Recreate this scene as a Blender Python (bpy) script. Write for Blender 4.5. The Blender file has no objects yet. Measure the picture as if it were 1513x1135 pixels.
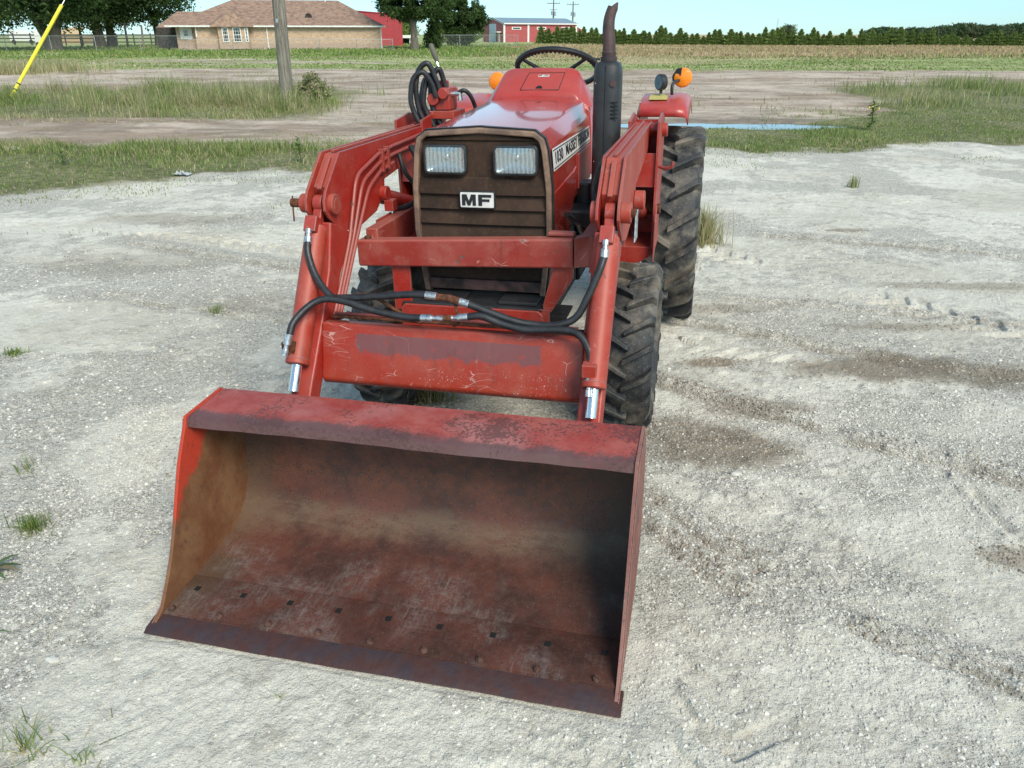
import bpy, bmesh, math, random
import numpy as np
from mathutils import Vector, Matrix
random.seed(7); RNG = np.random.default_rng(11)
sc = bpy.context.scene
COL = sc.collection
rad = math.radians
# ------------------------------------------------------------------ camera maths (all in metres)
CAM_H = 1.62; PITCH = rad(24.4); FPX = 1140.0; PW, PH = 1513.0, 1135.0
def ray(px, py):
    a = (px-PW/2)/FPX; b = -(py-PH/2)/FPX
    c, s = math.cos(PITCH), math.sin(PITCH)
    return Vector((a, c+b*s, -s+b*c))
def at(px, py, Y):
    d = ray(px, py); return Vector((0, 0, CAM_H))+d*(Y/d.y)
def on_ground(px, py, z=0.0):
    d = ray(px, py); return Vector((0, 0, CAM_H))+d*((z-CAM_H)/d.z)
YAW, ROLL = rad(13.687), rad(1.096)
TM = Matrix.Translation((-.4097, 1.6311, 0)) @ Matrix.Rotation(-YAW, 4, 'Z') @ Matrix.Rotation(-ROLL, 4, 'Y')
TMI = TM.inverted()

# ------------------------------------------------------------------ tags
def tag(o, label=None, cat=None, group=None, kind=None):
    if label: o['label'] = label
    if cat: o['category'] = cat
    if group: o['group'] = group
    if kind: o['kind'] = kind
    return o
def empty(name, loc=(0, 0, 0), rz=0.0):
    o = bpy.data.objects.new(name, None); COL.objects.link(o)
    o.location = loc; o.rotation_euler = (0, 0, rz); o.empty_display_size = .2
    return o
def children(o): return [c for c in bpy.data.objects if c.parent == o]
def copy_tree(o, parent=None):
    kids = children(o)
    c = o.copy(); COL.objects.link(c)
    if parent is not None: c.parent = parent
    for k in kids: copy_tree(k, c)
    return c

# ------------------------------------------------------------------ mesh builder
class MB:
    def __init__(s): s.v = []; s.f = []
    def add(s, vs, fs):
        n = len(s.v); s.v += [tuple(p) for p in vs]; s.f += [tuple(i+n for i in f) for f in fs]; return s
    def box(s, x0, x1, y0, y1, z0, z1):
        return s.add([(x0,y0,z0),(x1,y0,z0),(x1,y1,z0),(x0,y1,z0),(x0,y0,z1),(x1,y0,z1),(x1,y1,z1),(x0,y1,z1)],
            [(0,3,2,1),(4,5,6,7),(0,1,5,4),(1,2,6,5),(2,3,7,6),(3,0,4,7)])
    def hexa(s, p):   # 8 points, bottom 4 then top 4
        return s.add(p, [(0,3,2,1),(4,5,6,7),(0,1,5,4),(1,2,6,5),(2,3,7,6),(3,0,4,7)])
    def prism_x(s, prof, x0, x1):   # prof (y,z) polygon extruded along x
        n = len(prof)
        vs = [(x0,y,z) for y,z in prof]+[(x1,y,z) for y,z in prof]
        fs = [tuple(range(n)), tuple(range(2*n-1, n-1, -1))]+[(i, i+n, (i+1)%n+n, (i+1)%n) for i in range(n)]
        return s.add(vs, fs)
    def prism(s, pts, vec):         # planar polygon (3d pts) extruded by vec
        n = len(pts); vec = Vector(vec)
        vs = [Vector(p) for p in pts]+[Vector(p)+vec for p in pts]
        fs = [tuple(range(n)), tuple(range(2*n-1, n-1, -1))]+[(i, i+n, (i+1)%n+n, (i+1)%n) for i in range(n)]
        return s.add(vs, fs)
    def bar(s, a, b, w, h, up=(0,0,1)):
        a, b = Vector(a), Vector(b); d = (b-a).normalized(); u = Vector(up)
        r = d.cross(u).normalized(); u = r.cross(d)
        r *= w/2; u *= h/2
        return s.hexa([a-r-u, a+r-u, b+r-u, b-r-u, a-r+u, a+r+u, b+r+u, b-r+u])
    def tube(s, path, rr, seg=10, caps=True, flat=None):
        P = [Vector(p) for p in path]; n = len(P)
        if not hasattr(rr, '__len__'): rr = [rr]*n
        T = []
        for i in range(n):
            t = P[min(i+1,n-1)]-P[max(i-1,0)]; T.append(t.normalized())
        ref = Vector((0,0,1)) if abs(T[0].z) < .9 else Vector((1,0,0))
        u = T[0].cross(ref).normalized(); vs = []
        for i in range(n):
            u = (u-T[i]*u.dot(T[i])).normalized(); w = T[i].cross(u)
            for k in range(seg):
                a = 2*math.pi*k/seg
                vs.append(P[i]+(u*math.cos(a)+w*math.sin(a))*rr[i])
        fs = []
        for i in range(n-1):
            for k in range(seg):
                k2 = (k+1)%seg
                fs.append((i*seg+k, i*seg+k2, (i+1)*seg+k2, (i+1)*seg+k))
        if caps: fs += [tuple(range(seg-1,-1,-1)), tuple((n-1)*seg+k for k in range(seg))]
        return s.add(vs, fs)
    def cyl(s, a, b, r, seg=20, r2=None): return s.tube([a, b], [r, r if r2 is None else r2], seg)
    def lathe(s, prof, c, axis='x', seg=48, closed=False):   # prof (along, radius)
        vs = []; n = len(prof); c = Vector(c)
        for al, r in prof:
            for k in range(seg):
                a = 2*math.pi*k/seg; p, q = r*math.cos(a), r*math.sin(a)
                vs.append(c+Vector((al,p,q) if axis == 'x' else ((p,al,q) if axis == 'y' else (p,q,al))))
        fs = []
        for i in range(n if closed else n-1):
            j = (i+1)%n
            for k in range(seg):
                k2 = (k+1)%seg
                fs.append((i*seg+k, i*seg+k2, j*seg+k2, j*seg+k))
        if not closed: fs += [tuple(range(seg-1,-1,-1)), tuple((n-1)*seg+k for k in range(seg))]
        return s.add(vs, fs)
    def sphere(s, c, r, seg=12, rings=8, sc3=(1,1,1)):
        prof = [(-r*math.cos(math.pi*i/rings), max(1e-4, r*math.sin(math.pi*i/rings))) for i in range(rings+1)]
        m = MB().lathe(prof, (0,0,0), 'z', seg)
        return s.add([(c[0]+p[0]*sc3[0], c[1]+p[1]*sc3[1], c[2]+p[2]*sc3[2]) for p in m.v], m.f)
    def build(s, name, material, parent=None, bevel=0, seg=2, smooth=35, M=None):
        me = bpy.data.meshes.new(name)
        vs = s.v if M is None else [tuple(M@Vector(p)) for p in s.v]
        me.from_pydata(vs, [], s.f)
        bm = bmesh.new(); bm.from_mesh(me); bmesh.ops.recalc_face_normals(bm, faces=bm.faces); bm.to_mesh(me); bm.free()
        me.materials.append(material)
        if smooth:
            me.polygons.foreach_set('use_smooth', [True]*len(me.polygons)); me.set_sharp_from_angle(angle=rad(smooth))
        o = bpy.data.objects.new(name, me); COL.objects.link(o)
        if parent is not None: o.parent = parent
        if bevel:
            b = o.modifiers.new('bevel', 'BEVEL'); b.width = bevel; b.segments = seg; b.limit_method = 'ANGLE'; b.angle_limit = rad(32)
            b.harden_normals = True
        return o
def spline(pts, n=8):
    P = [Vector(p) for p in pts]; P = [P[0]*2-P[1]]+P+[P[-1]*2-P[-2]]; out = []
    for i in range(1, len(P)-2):
        for k in range(n):
            t = k/n; a, b, c, d = P[i-1], P[i], P[i+1], P[i+2]
            out.append(.5*((2*b)+(c-a)*t+(2*a-5*b+4*c-d)*t*t+(3*b-a-3*c+d)*t**3))
    out.append(P[-2]); return out
def np_mesh(name, verts, tris, material, cols=None, parent=None, smooth=False, normals=None):
    me = bpy.data.meshes.new(name); nv = len(verts); nf = len(tris); k = tris.shape[1]
    me.vertices.add(nv); me.vertices.foreach_set('co', verts.astype(np.float32).ravel())
    me.loops.add(nf*k); me.loops.foreach_set('vertex_index', tris.astype(np.int32).ravel())
    me.polygons.add(nf); me.polygons.foreach_set('loop_start', np.arange(0, nf*k, k, dtype=np.int32))
    me.polygons.foreach_set('use_smooth', np.full(nf, smooth))
    me.update(calc_edges=True)
    if cols is not None:
        for nm, c in cols.items():
            at_ = me.color_attributes.new(nm, 'FLOAT_COLOR', 'POINT')
            c4 = np.ones((nv, 4), np.float32); c4[:, :c.shape[1]] = c
            at_.data.foreach_set('color', c4.ravel())
    me.materials.append(material)
    o = bpy.data.objects.new(name, me); COL.objects.link(o)
    if parent is not None: o.parent = parent
    return o
# ------------------------------------------------------------------ numpy noise
def _h(ix, iy, seed):
    n = (ix.astype(np.int64)*374761393+iy.astype(np.int64)*668265263+seed*1274126177) & 0x7fffffff
    n = ((n ^ (n >> 13))*1274126177) & 0x7fffffff
    return ((n ^ (n >> 16)) & 0xffff)/65535.0
def vnoise(x, y, seed=0):
    ix = np.floor(x); iy = np.floor(y); fx = x-ix; fy = y-iy
    fx = fx*fx*fx*(fx*(fx*6-15)+10); fy = fy*fy*fy*(fy*(fy*6-15)+10)
    a = _h(ix, iy, seed); b = _h(ix+1, iy, seed); c = _h(ix, iy+1, seed); d = _h(ix+1, iy+1, seed)
    return (a+(b-a)*fx+(c-a)*fy+(a-b-c+d)*fx*fy)*2-1
def fbm(x, y, oct=4, seed=0, g=.5):
    s = 0; a = 1; t = 0
    for i in range(oct):
        s = s+a*vnoise(x*2**i+17.3*i, y*2**i-9.1*i, seed+i); t += a; a *= g
    return s/t
def sstep(a, b, x): t = np.clip((x-a)/(b-a), 0, 1); return t*t*(3-2*t)

# ------------------------------------------------------------------ materials
def newmat(name):
    m = bpy.data.materials.new(name); m.use_nodes = True; nt = m.node_tree
    b = nt.nodes['Principled BSDF']; return m, nt, b
class N:
    """tiny node helper"""
    def __init__(s, nt): s.nt = nt
    def n(s, t, **kw):
        x = s.nt.nodes.new(t)
        for k, v in kw.items(): setattr(x, k, v)
        return x
    def link(s, a, b): s.nt.links.new(a, b)
    def coord(s, kind='Object'): return s.n('ShaderNodeTexCoord').outputs[kind]
    def mapping(s, vec, scale=(1,1,1), loc=(0,0,0), rot=(0,0,0)):
        m = s.n('ShaderNodeMapping'); m.inputs['Scale'].default_value = scale; m.inputs['Location'].default_value = loc
        m.inputs['Rotation'].default_value = rot; s.link(vec, m.inputs[0]); return m.outputs[0]
    def noise(s, vec, scale, detail=4, rough=.55, dist=0, out=0):
        x = s.n('ShaderNodeTexNoise'); x.inputs['Scale'].default_value = scale; x.inputs['Detail'].default_value = detail
        x.inputs['Roughness'].default_value = rough; x.inputs['Distortion'].default_value = dist
        s.link(vec, x.inputs['Vector']); return x.outputs[out]
    def voro(s, vec, scale, feature='F1', out='Distance', rnd=1.0):
        x = s.n('ShaderNodeTexVoronoi', feature=feature); x.inputs['Scale'].default_value = scale
        x.inputs['Randomness'].default_value = rnd
        s.link(vec, x.inputs['Vector']); return x.outputs[out]
    def ramp(s, fac, a, b, va=0.0, vb=1.0):
        x = s.n('ShaderNodeMapRange'); x.inputs[1].default_value = a; x.inputs[2].default_value = b
        x.inputs[3].default_value = va; x.inputs[4].default_value = vb; x.interpolation_type = 'SMOOTHSTEP'
        s.link(fac, x.inputs[0]); return x.outputs[0]
    def mix(s, fac, a, b, mode='MIX'):
        x = s.n('ShaderNodeMix', data_type='RGBA', blend_type=mode)
        for sk, v in ((x.inputs[0], fac), (x.inputs[6], a), (x.inputs[7], b)):
            if hasattr(v, 'is_output'): s.link(v, sk)
            elif isinstance(v, (int, float)): sk.default_value = v
            else: sk.default_value = (*v, 1) if len(v) == 3 else v
        return x.outputs[2]
    def math(s, op, a, b=0.0, c=None):
        x = s.n('ShaderNodeMath', operation=op)
        for i, v in enumerate((a, b) if c is None else (a, b, c)):
            if hasattr(v, 'is_output'): s.link(v, x.inputs[i])
            else: x.inputs[i].default_value = v
        return x.outputs[0]
    def sep(s, vec):
        x = s.n('ShaderNodeSeparateXYZ'); s.link(vec, x.inputs[0]); return x.outputs
    def bump(s, h, strength=.3, dist=.01, normal=None):
        x = s.n('ShaderNodeBump'); x.inputs['Strength'].default_value = strength; x.inputs['Distance'].default_value = dist
        s.link(h, x.inputs['Height'])
        if normal is not None: s.link(normal, x.inputs['Normal'])
        return x.outputs[0]
    def attr(s, name): return s.n('ShaderNodeAttribute', attribute_name=name).outputs['Color']

def simple(name, col, rough=.6, metal=0.0, var=.25, scale=8, bump=.15, bscale=60, bdist=.003, col2=None, coat=0, spec=.5, trans=0):
    m, nt, b = newmat(name); k = N(nt); co = k.coord()
    n1 = k.noise(co, scale, 5); c2 = col2 or tuple(c*(1-var) for c in col)
    c = k.mix(k.ramp(n1, .35, .65), c2, tuple(min(1, c*(1+var*.5)) for c in col))
    k.link(c, b.inputs['Base Color']); b.inputs['Metallic'].default_value = metal
    k.link(k.ramp(k.noise(co, scale*3, 3), .3, .7, max(.02, rough-.1), min(1, rough+.1)), b.inputs['Roughness'])
    b.inputs['Specular IOR Level'].default_value = spec
    if coat: b.inputs['Coat Weight'].default_value = coat; b.inputs['Coat Roughness'].default_value = .08
    if bump: k.link(k.bump(k.noise(co, bscale, 4), bump, bdist), b.inputs['Normal'])
    return m

def red_paint(name, base=(.31, .021, .008), fade=(.33, .045, .024), wear=.3, scratch=.5, dust=.25, rough=.38, coat=.0, rust=(.09, .03, .018), extra=None, edge=True):
    m, nt, b = newmat(name); k = N(nt); co = k.coord()
    nrm = k.n('ShaderNodeNewGeometry').outputs['Normal']; nz = k.sep(nrm)[2]
    col = k.mix(k.ramp(k.noise(co, 5, 5), .35, .7), base, fade)
    col = k.mix(k.math('MULTIPLY', k.ramp(k.noise(co, 14, 6, .65), .5, .75), .25), col, (.20, .02, .018))
    # dust on upward faces and in blotches
    d = k.math('MULTIPLY', k.ramp(k.noise(co, 9, 6, .7), .42, .75), dust)
    up = k.math('MULTIPLY', k.ramp(nz, .2, .9), dust*.9)
    col = k.mix(k.math('MAXIMUM', d, up), col, (.46, .25, .20))
    # fine speckle
    sp = k.math('MULTIPLY', k.ramp(k.noise(co, 240, 2, .6), .66, .74), .5)
    col = k.mix(sp, col, (.5, .33, .3))
    # scratches : thin edges of stretched distorted cells
    wv = k.mix(.12, co, k.noise(co, 4, 3, out='Color'))
    e = k.voro(wv, 7, 'DISTANCE_TO_EDGE'); sc_ = k.ramp(e, .0, .009, 1, 0)
    g = k.ramp(k.noise(co, 11, 3), .56, .64); s1 = k.math('MULTIPLY', sc_, g)
    e2 = k.voro(k.mapping(wv, (3, 9, 22), rot=(.5, .3, .2)), 2.3, 'DISTANCE_TO_EDGE')
    s2 = k.math('MULTIPLY', k.ramp(e2, 0, .022, 1, 0), k.ramp(k.noise(co, 6.3, 3), .58, .64))
    s_ = k.math('MULTIPLY', k.math('MAXIMUM', s1, s2), scratch)
    col = k.mix(s_, col, (.52, .30, .27))
    # chips to rust
    t = .74-.2*wear
    ch = k.ramp(k.math('ADD', k.noise(co, 7, 8, .72), k.math('MULTIPLY', k.noise(co, 45, 5, .7), .22)), t+.09, t+.105)
    col = k.mix(ch, col, k.mix(k.noise(co, 60, 3), rust, (.17, .10, .10)))
    if extra: col = extra(k, co, col)
    if edge:
        bv = k.n('ShaderNodeBevel', samples=4); bv.inputs['Radius'].default_value = .007
        dt = k.n('ShaderNodeVectorMath', operation='DOT_PRODUCT'); k.link(bv.outputs[0], dt.inputs[0]); k.link(nrm, dt.inputs[1])
        ed_ = k.ramp(k.math('ADD', k.math('SUBTRACT', 1.0, dt.outputs['Value']), k.math('MULTIPLY', k.math('SUBTRACT', k.noise(co, 22, 6, .75), .62), .30)), .004, .02)
        col = k.mix(k.math('MULTIPLY', ed_, .75), col, k.mix(k.noise(co, 70, 3), (.07, .035, .03), (.30, .20, .19)))
    # rain streaks of rust and grime running down
    sk = k.math('MULTIPLY', k.ramp(k.noise(k.mapping(co, (34, 34, 2.2)), 1, 5, .65), .56, .72), .38)
    col = k.mix(sk, col, (.10, .035, .026))
    k.link(col, b.inputs['Base Color'])
    r = k.mix(ch, (rough,)*3, (.8,)*3); r = k.mix(k.math('MAXIMUM', d, up), r, (.75,)*3)
    k.link(k.sep(r)[0], b.inputs['Roughness'])
    if coat: b.inputs['Coat Weight'].default_value = coat; b.inputs['Coat Roughness'].default_value = .06
    hb = k.math('ADD', k.math('MULTIPLY', ch, -.6), k.math('MULTIPLY', k.noise(co, 90, 4), .25))
    k.link(k.bump(hb, .35, .0015), b.inputs['Normal'])
    return m
M = {}
M['loader'] = red_paint('loader_red', wear=.36, scratch=.6, dust=.20, rough=.5)
M['loader_side'] = red_paint('loader_red_side', base=(.32, .016, .009), fade=(.31, .032, .02), wear=.18, scratch=.35, dust=.14, rough=.4)
M['hood'] = red_paint('hood_red', base=(.40, .019, .007), fade=(.37, .028, .015), wear=-.3, scratch=.12, dust=.08, rough=.22, coat=.7, edge=False)
def tube_patch(k, co, col):
    X, Y, Z = k.sep(co); nz = k.math('MULTIPLY', k.math('SUBTRACT', k.noise(k.mapping(co, (1, 1, .5)), 26, 6, .7), .5), .09)
    nl = k.math('MULTIPLY', k.math('SUBTRACT', k.noise(k.mapping(co, (1, 0, 0)), 5, 2, .5), .5), .05)
    lo = k.ramp(k.math('ADD', k.math('ADD', Z, nz), nl), .600, .606); hi = k.ramp(Z, .670, .668)
    xm = k.math('MULTIPLY', k.ramp(X, -.338, -.334), k.ramp(X, .330, .322)); f = k.math('MULTIPLY', k.math('MULTIPLY', lo, hi), xm)
    worn = k.ramp(k.noise(co, 34, 6, .75), .68, .58); ghost = k.math('MULTIPLY', k.math('MULTIPLY', k.ramp(Z, .592, .596), hi), xm)
    col = k.mix(k.math('MULTIPLY', ghost, .25), col, (.28, .05, .05))
    col = k.mix(k.math('MULTIPLY', k.math('MULTIPLY', f, worn), .68), col, k.mix(k.noise(co, 9, 4), (.10, .045, .05), (.12, .085, .095)))
    sp = k.math('MULTIPLY', k.ramp(k.noise(co, 150, 3, .7), .62, .68), k.ramp(k.noise(co, 5.5, 4, .6), .50, .62)); sp = k.math('MULTIPLY', sp, k.ramp(Z, .60, .54))
    return k.mix(sp, col, (.52, .42, .38))
M['tube'] = red_paint('crossbar_red', wear=.25, scratch=.9, dust=.16, rough=.4, extra=tube_patch)
M['cowl'] = red_paint('cowl_red', base=(.38, .022, .018), fade=(.38, .04, .033), wear=-.4, scratch=.05, dust=.10, rough=.38, coat=.2)
M['chrome'] = simple('chrome_rod', (.75, .75, .76), .14, 1, .05, 20, .05)
M['fitting'] = simple('zinc_fitting', (.55, .56, .57), .35, .9, .3, 60, .3, 120, .001)
M['rusty'] = simple('rusty_fitting', (.13, .045, .02), .85, .2, .5, 60, .8, 150, .003)
M['hose'] = simple('black_hose', (.018, .019, .022), .48, 0, .4, 30, .2, 200, .001)
M['black'] = simple('black_plastic', (.022, .024, .027), .5, 0, .3, 12, .15, 120, .001)
M['engine'] = simple('engine_dark', (.018, .018, .02), .75, .1, .5, 15, .6, 40, .005)
M['wheelblack'] = simple('steering_black', (.012, .012, .013), .42, 0, .2, 20, .1)
M['rim'] = simple('rim_paint', (.30, .13, .08), .6, .1, .5, 20, .5, 60, .003)
M['pipe'] = simple('exhaust_rust', (.075, .045, .042), .62, .35, .5, 12, .5, 90, .002, col2=(.04, .03, .034))
M['grille_black'] = None

def grille_mat():
    m, nt, b = newmat('grille_dust_brown'); k = N(nt); co = k.coord()
    c = k.mix(k.ramp(k.noise(co, 6, 6, .7), .3, .7), (.026, .014, .009), (.062, .034, .021))
    c = k.mix(k.math('MULTIPLY', k.ramp(k.noise(co, 80, 4), .5, .8), .35), c, (.14, .09, .06))
    w = k.n('ShaderNodeTexWave', wave_type='BANDS', bands_direction='X'); w.inputs['Scale'].default_value = 170; k.link(co, w.inputs[0])
    c = k.mix(k.math('MULTIPLY', w.outputs[1], .25), c, (.02, .012, .01))
    k.link(c, b.inputs['Base Color']); b.inputs['Roughness'].default_value = .7
    k.link(k.bump(w.outputs[1], .4, .001), b.inputs['Normal']); b.inputs['Specular IOR Level'].default_value = .25; return m
M['grille'] = grille_mat()
M['bezel'] = simple('bezel_dusty', (.20, .125, .085), .6, 0, .45, 18, .3, 60, .002, col2=(.12, .075, .055))
M['bezel_low'] = simple('bezel_grime', (.10, .05, .045), .7, 0, .6, 16, .5, 60, .003, col2=(.03, .02, .018))

def rubber_mat():
    m, nt, b = newmat('tyre_rubber'); k = N(nt); co = k.coord()
    n1 = k.ramp(k.noise(co, 5.5, 7, .68), .42, .70); n2 = k.ramp(k.noise(co, 60, 5, .7), .35, .7)
    c = k.mix(k.math('MULTIPLY', n2, .5), (.016, .017, .020), (.042, .043, .045))
    c = k.mix(k.math('MULTIPLY', n1, .75), c, (.26, .22, .17))
    sp = k.ramp(k.noise(co, 160, 3), .62, .7)
    c = k.mix(k.math('MULTIPLY', sp, .4), c, (.36, .33, .29))
    k.link(c, b.inputs['Base Color']); b.inputs['Roughness'].default_value = .62
    k.link(k.bump(k.noise(co, 70, 6, .7), .5, .004), b.inputs['Normal']); return m
M['rubber'] = rubber_mat()

def bucket_inner():
    m, nt, b = newmat('bucket_inside_rust'); k = N(nt); co = k.coord(); X, Y, Z = k.sep(co)
    n = k.noise(co, 4, 6, .65); nf = k.noise(co, 38, 6, .7)
    c = k.mix(k.ramp(n, .35, .65), (.042, .017, .013), (.105, .033, .021))
    c = k.mix(k.math('MULTIPLY', k.ramp(nf, .5, .75), .5), c, (.10, .05, .034))
    c = k.mix(k.ramp(Z, .16, .26), c, k.mix(k.ramp(k.math('ADD', k.math('MULTIPLY', n, .6), k.math('MULTIPLY', nf, .4)), .38, .62), (.055, .025, .018), (.145, .052, .030)))
    # mud settled in the curve of the back
    arc = k.math('SUBTRACT', Z, k.math('MULTIPLY', Y, 0.0))
    m1 = k.math('MULTIPLY', k.ramp(k.math('ADD', Y, k.math('MULTIPLY', k.math('SUBTRACT', n, .5), .25)), .46, .53), k.ramp(k.math('ADD', Z, k.math('MULTIPLY', k.math('SUBTRACT', n, .5), .14)), .12, .17, 1, 0))
    m1 = k.math('MULTIPLY', m1, k.ramp(k.noise(k.mapping(co, (.6, 1, 2.2)), 11, 8, .8), .36, .56, .25, 1)); c = k.mix(k.math('MULTIPLY', m1, .72), c, k.mix(nf, (.085, .052, .033), (.155, .105, .068)))
    # left end mud
    ml = k.math('MULTIPLY', k.ramp(k.math('ADD', X, k.math('MULTIPLY', n, .25)), -.55, -.38, 1, 0), k.ramp(Z, .42, .3))
    c = k.mix(k.math('MULTIPLY', ml, .6), c, (.11, .066, .038))
    mr = k.math('MULTIPLY', k.ramp(k.math('ADD', X, k.math('MULTIPLY', n, -.3)), .25, .5), k.ramp(Y, .25, .4))
    c = k.mix(k.math('MULTIPLY', mr, .55), c, k.mix(nf, (.045, .035, .027), (.10, .08, .06)))
    # red paint left at the top of the back
    pr = k.math('MULTIPLY', k.ramp(k.math('ADD', Z, k.math('MULTIPLY', k.math('SUBTRACT', nf, .5), .35)), .40, .47),
                k.ramp(k.noise(co, 3.1, 3), .42, .56))
    c = k.mix(k.math('MULTIPLY', pr, .8), c, (.17, .02, .014))
    # grey scuffs on the floor
    wv = k.mix(.05, co, k.noise(co, 2, 2, out='Color'))
    st = k.ramp(k.noise(k.mapping(wv, (34, 2.2, 4), rot=(0, 0, .25)), 3, 8, .8), .50, .72)
    st2 = k.math('MULTIPLY', k.ramp(k.noise(co, 30, 8, .85), .42, .75), .8)
    area = k.math('MULTIPLY', k.ramp(k.noise(co, 3.4, 3), .47, .58), k.ramp(Y, .44, .36))
    sc_ = k.math('MULTIPLY', k.math('MAXIMUM', st, st2), area)
    c = k.mix(k.math('MULTIPLY', sc_, .85), c, (.22, .195, .185))
    hx = k.ramp(k.voro(k.mapping(co, (1, 1, 1)), 60, 'F1', rnd=.15), .30, .42)
    hxa = k.math('MULTIPLY', k.ramp(k.noise(co, 5.1, 2), .58, .64), k.ramp(Y, .3, .22))
    c = k.mix(k.math('MULTIPLY', k.math('MULTIPLY', hx, hxa), .16), c, (.2, .17, .17))
    # pits
    pit = k.ramp(k.voro(co, 75), .12, .2, 1, 0); pa = k.ramp(k.noise(co, 4.4, 2), .46, .56)
    pt = k.math('MULTIPLY', pit, pa)
    c = k.mix(k.math('MULTIPLY', pt, .7), c, (.012, .008, .008))
    c = k.mix(k.math('MULTIPLY', k.ramp(k.noise(co, 330, 1), .7, .75), .6), c, (.3, .22, .16))
    k.link(c, b.inputs['Base Color']); k.link(k.ramp(nf, .3, .7, .55, .85), b.inputs['Roughness'])
    k.link(k.bump(k.math('SUBTRACT', nf, pt), .5, .002), b.inputs['Normal']); return m
M['bucket_in'] = bucket_inner()
def bucket_side():
    m, nt, b = newmat('bucket_side_worn'); k = N(nt); co = k.coord(); X, Y, Z = k.sep(co)
    n = k.noise(co, 7, 7, .7); nf = k.noise(co, 60, 5, .7)
    mud = k.mix(k.ramp(n, .3, .7), (.13, .042, .014), (.20, .10, .046))
    # distance behind the slanted front edge
    d = k.math('SUBTRACT', Y, k.math('MULTIPLY', Z, .62))
    f = k.math('ADD', k.math('SUBTRACT', Z, k.math('MULTIPLY', d, 1.9)), k.math('MULTIPLY', k.math('SUBTRACT', k.noise(co, 12, 6, .75), .5), .45))
    red = k.ramp(f, .14, .24)
    c = k.mix(red, mud, k.mix(nf, (.50, .04, .015), (.36, .035, .015)))
    c = k.mix(k.math('MULTIPLY', k.ramp(k.noise(co, 24, 6, .75), .56, .66), .7), c, (.10, .045, .03))
    c = k.mix(k.math('MULTIPLY', k.ramp(nf, .55, .7), .4), c, (.06, .035, .025))
    k.link(c, b.inputs['Base Color']); b.inputs['Roughness'].default_value = .7
    k.link(k.bump(nf, .5, .002), b.inputs['Normal']); return m
M['bucket_side'] = bucket_side()
def bucket_top():
    m, nt, b = newmat('bucket_top_worn'); k = N(nt); co = k.coord(); X, Y, Z = k.sep(co)
    n = k.noise(co, 7, 7, .72); nf = k.noise(co, 90, 5, .75)
    c = k.mix(k.ramp(n, .35, .68), (.26, .033, .026), (.33, .085, .07))
    c = k.mix(k.math('MULTIPLY', k.ramp(k.noise(co, 3, 4), .5, .65), .35), c, (.40, .22, .22))
    e = k.math('ADD', Y, k.math('ADD', k.math('MULTIPLY', k.math('SUBTRACT', k.noise(co, 6, 8, .8), .5), .20), k.math('MULTIPLY', k.math('SUBTRACT', nf, .5), .10)))
    bare = k.math('MULTIPLY', k.ramp(e, .402, .368), .85)
    c = k.mix(bare, c, k.mix(n, (.055, .028, .028), (.105, .075, .08)))
    t = k.math('ADD', k.math('MULTIPLY', k.noise(co, 5, 4), .5), k.math('MULTIPLY', nf, .5))
    chip = k.ramp(t, .535, .56)
    c = k.mix(k.math('MULTIPLY', chip, .75), c, (.07, .032, .03))
    k.link(c, b.inputs['Base Color']); b.inputs['Roughness'].default_value = .58
    k.link(k.bump(k.math('SUBTRACT', nf, chip), .4, .0015), b.inputs['Normal']); return m
M['bucket_top'] = bucket_top()
M['cut_edge'] = simple('cutting_edge_steel', (.045, .030, .034), .55, .3, .4, 14, .5, 50, .003, col2=(.075, .030, .024))
M['skin'] = red_paint('bucket_outer', base=(.14, .026, .018), fade=(.19, .07, .05), wear=.75, scratch=.6, dust=.3, rough=.6)
M['bolt'] = simple('rusty_bolt', (.11, .055, .04), .7, .3, .5, 50, .6, 120, .002)
M['recess_shade'] = simple('recess_shade_black', (.004, .004, .004), .9, 0, 0, 5, 0)  # flat black that paints in the shade of holes, notches and slots
M['rail'] = red_paint('rail_red', base=(.26,.02,.012), fade=(.30,.05,.035), wear=.45, scratch=1.0, dust=.28, rough=.45)
M['amber'] = None
def amber_mat():
    m, nt, b = newmat('amber_lens'); k = N(nt); co = k.coord()
    v = k.voro(co, 90)
    b.inputs['Base Color'].default_value = (.82, .24, .01, 1); b.inputs['Roughness'].default_value = .18
    b.inputs['Subsurface Weight'].default_value = .25; b.inputs['Subsurface Radius'].default_value = (.02, .008, .002)
    k.link(k.bump(v, .4, .002), b.inputs['Normal']); return m
M['amber'] = amber_mat()
def glass_lens():
    m, nt, b = newmat('headlight_glass'); k = N(nt); co = k.coord(); nt.nodes.remove(b)
    w = k.n('ShaderNodeTexWave', wave_type='BANDS', bands_direction='X'); w.inputs['Scale'].default_value = 20; w.inputs['Distortion'].default_value = 3; k.link(co, w.inputs[0])
    bp = k.bump(w.outputs[1], .15, .003)
    tr = k.n('ShaderNodeBsdfTransparent'); tr.inputs[0].default_value = (.88, .91, .92, 1)
    gl = k.n('ShaderNodeBsdfGlossy'); gl.inputs['Roughness'].default_value = .08; k.link(bp, gl.inputs['Normal'])
    df = k.n('ShaderNodeBsdfDiffuse'); df.inputs[0].default_value = (.75, .8, .82, 1); k.link(bp, df.inputs['Normal'])
    m1 = k.n('ShaderNodeMixShader'); m1.inputs[0].default_value = .22; k.link(tr.outputs[0], m1.inputs[1]); k.link(gl.outputs[0], m1.inputs[2])
    m2 = k.n('ShaderNodeMixShader'); k.link(k.math('MULTIPLY', w.outputs[1], .14), m2.inputs[0]); k.link(m1.outputs[0], m2.inputs[1]); k.link(df.outputs[0], m2.inputs[2])
    k.link(m2.outputs[0], nt.nodes['Material Output'].inputs[0]); return m
M['lens'] = glass_lens()
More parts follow.
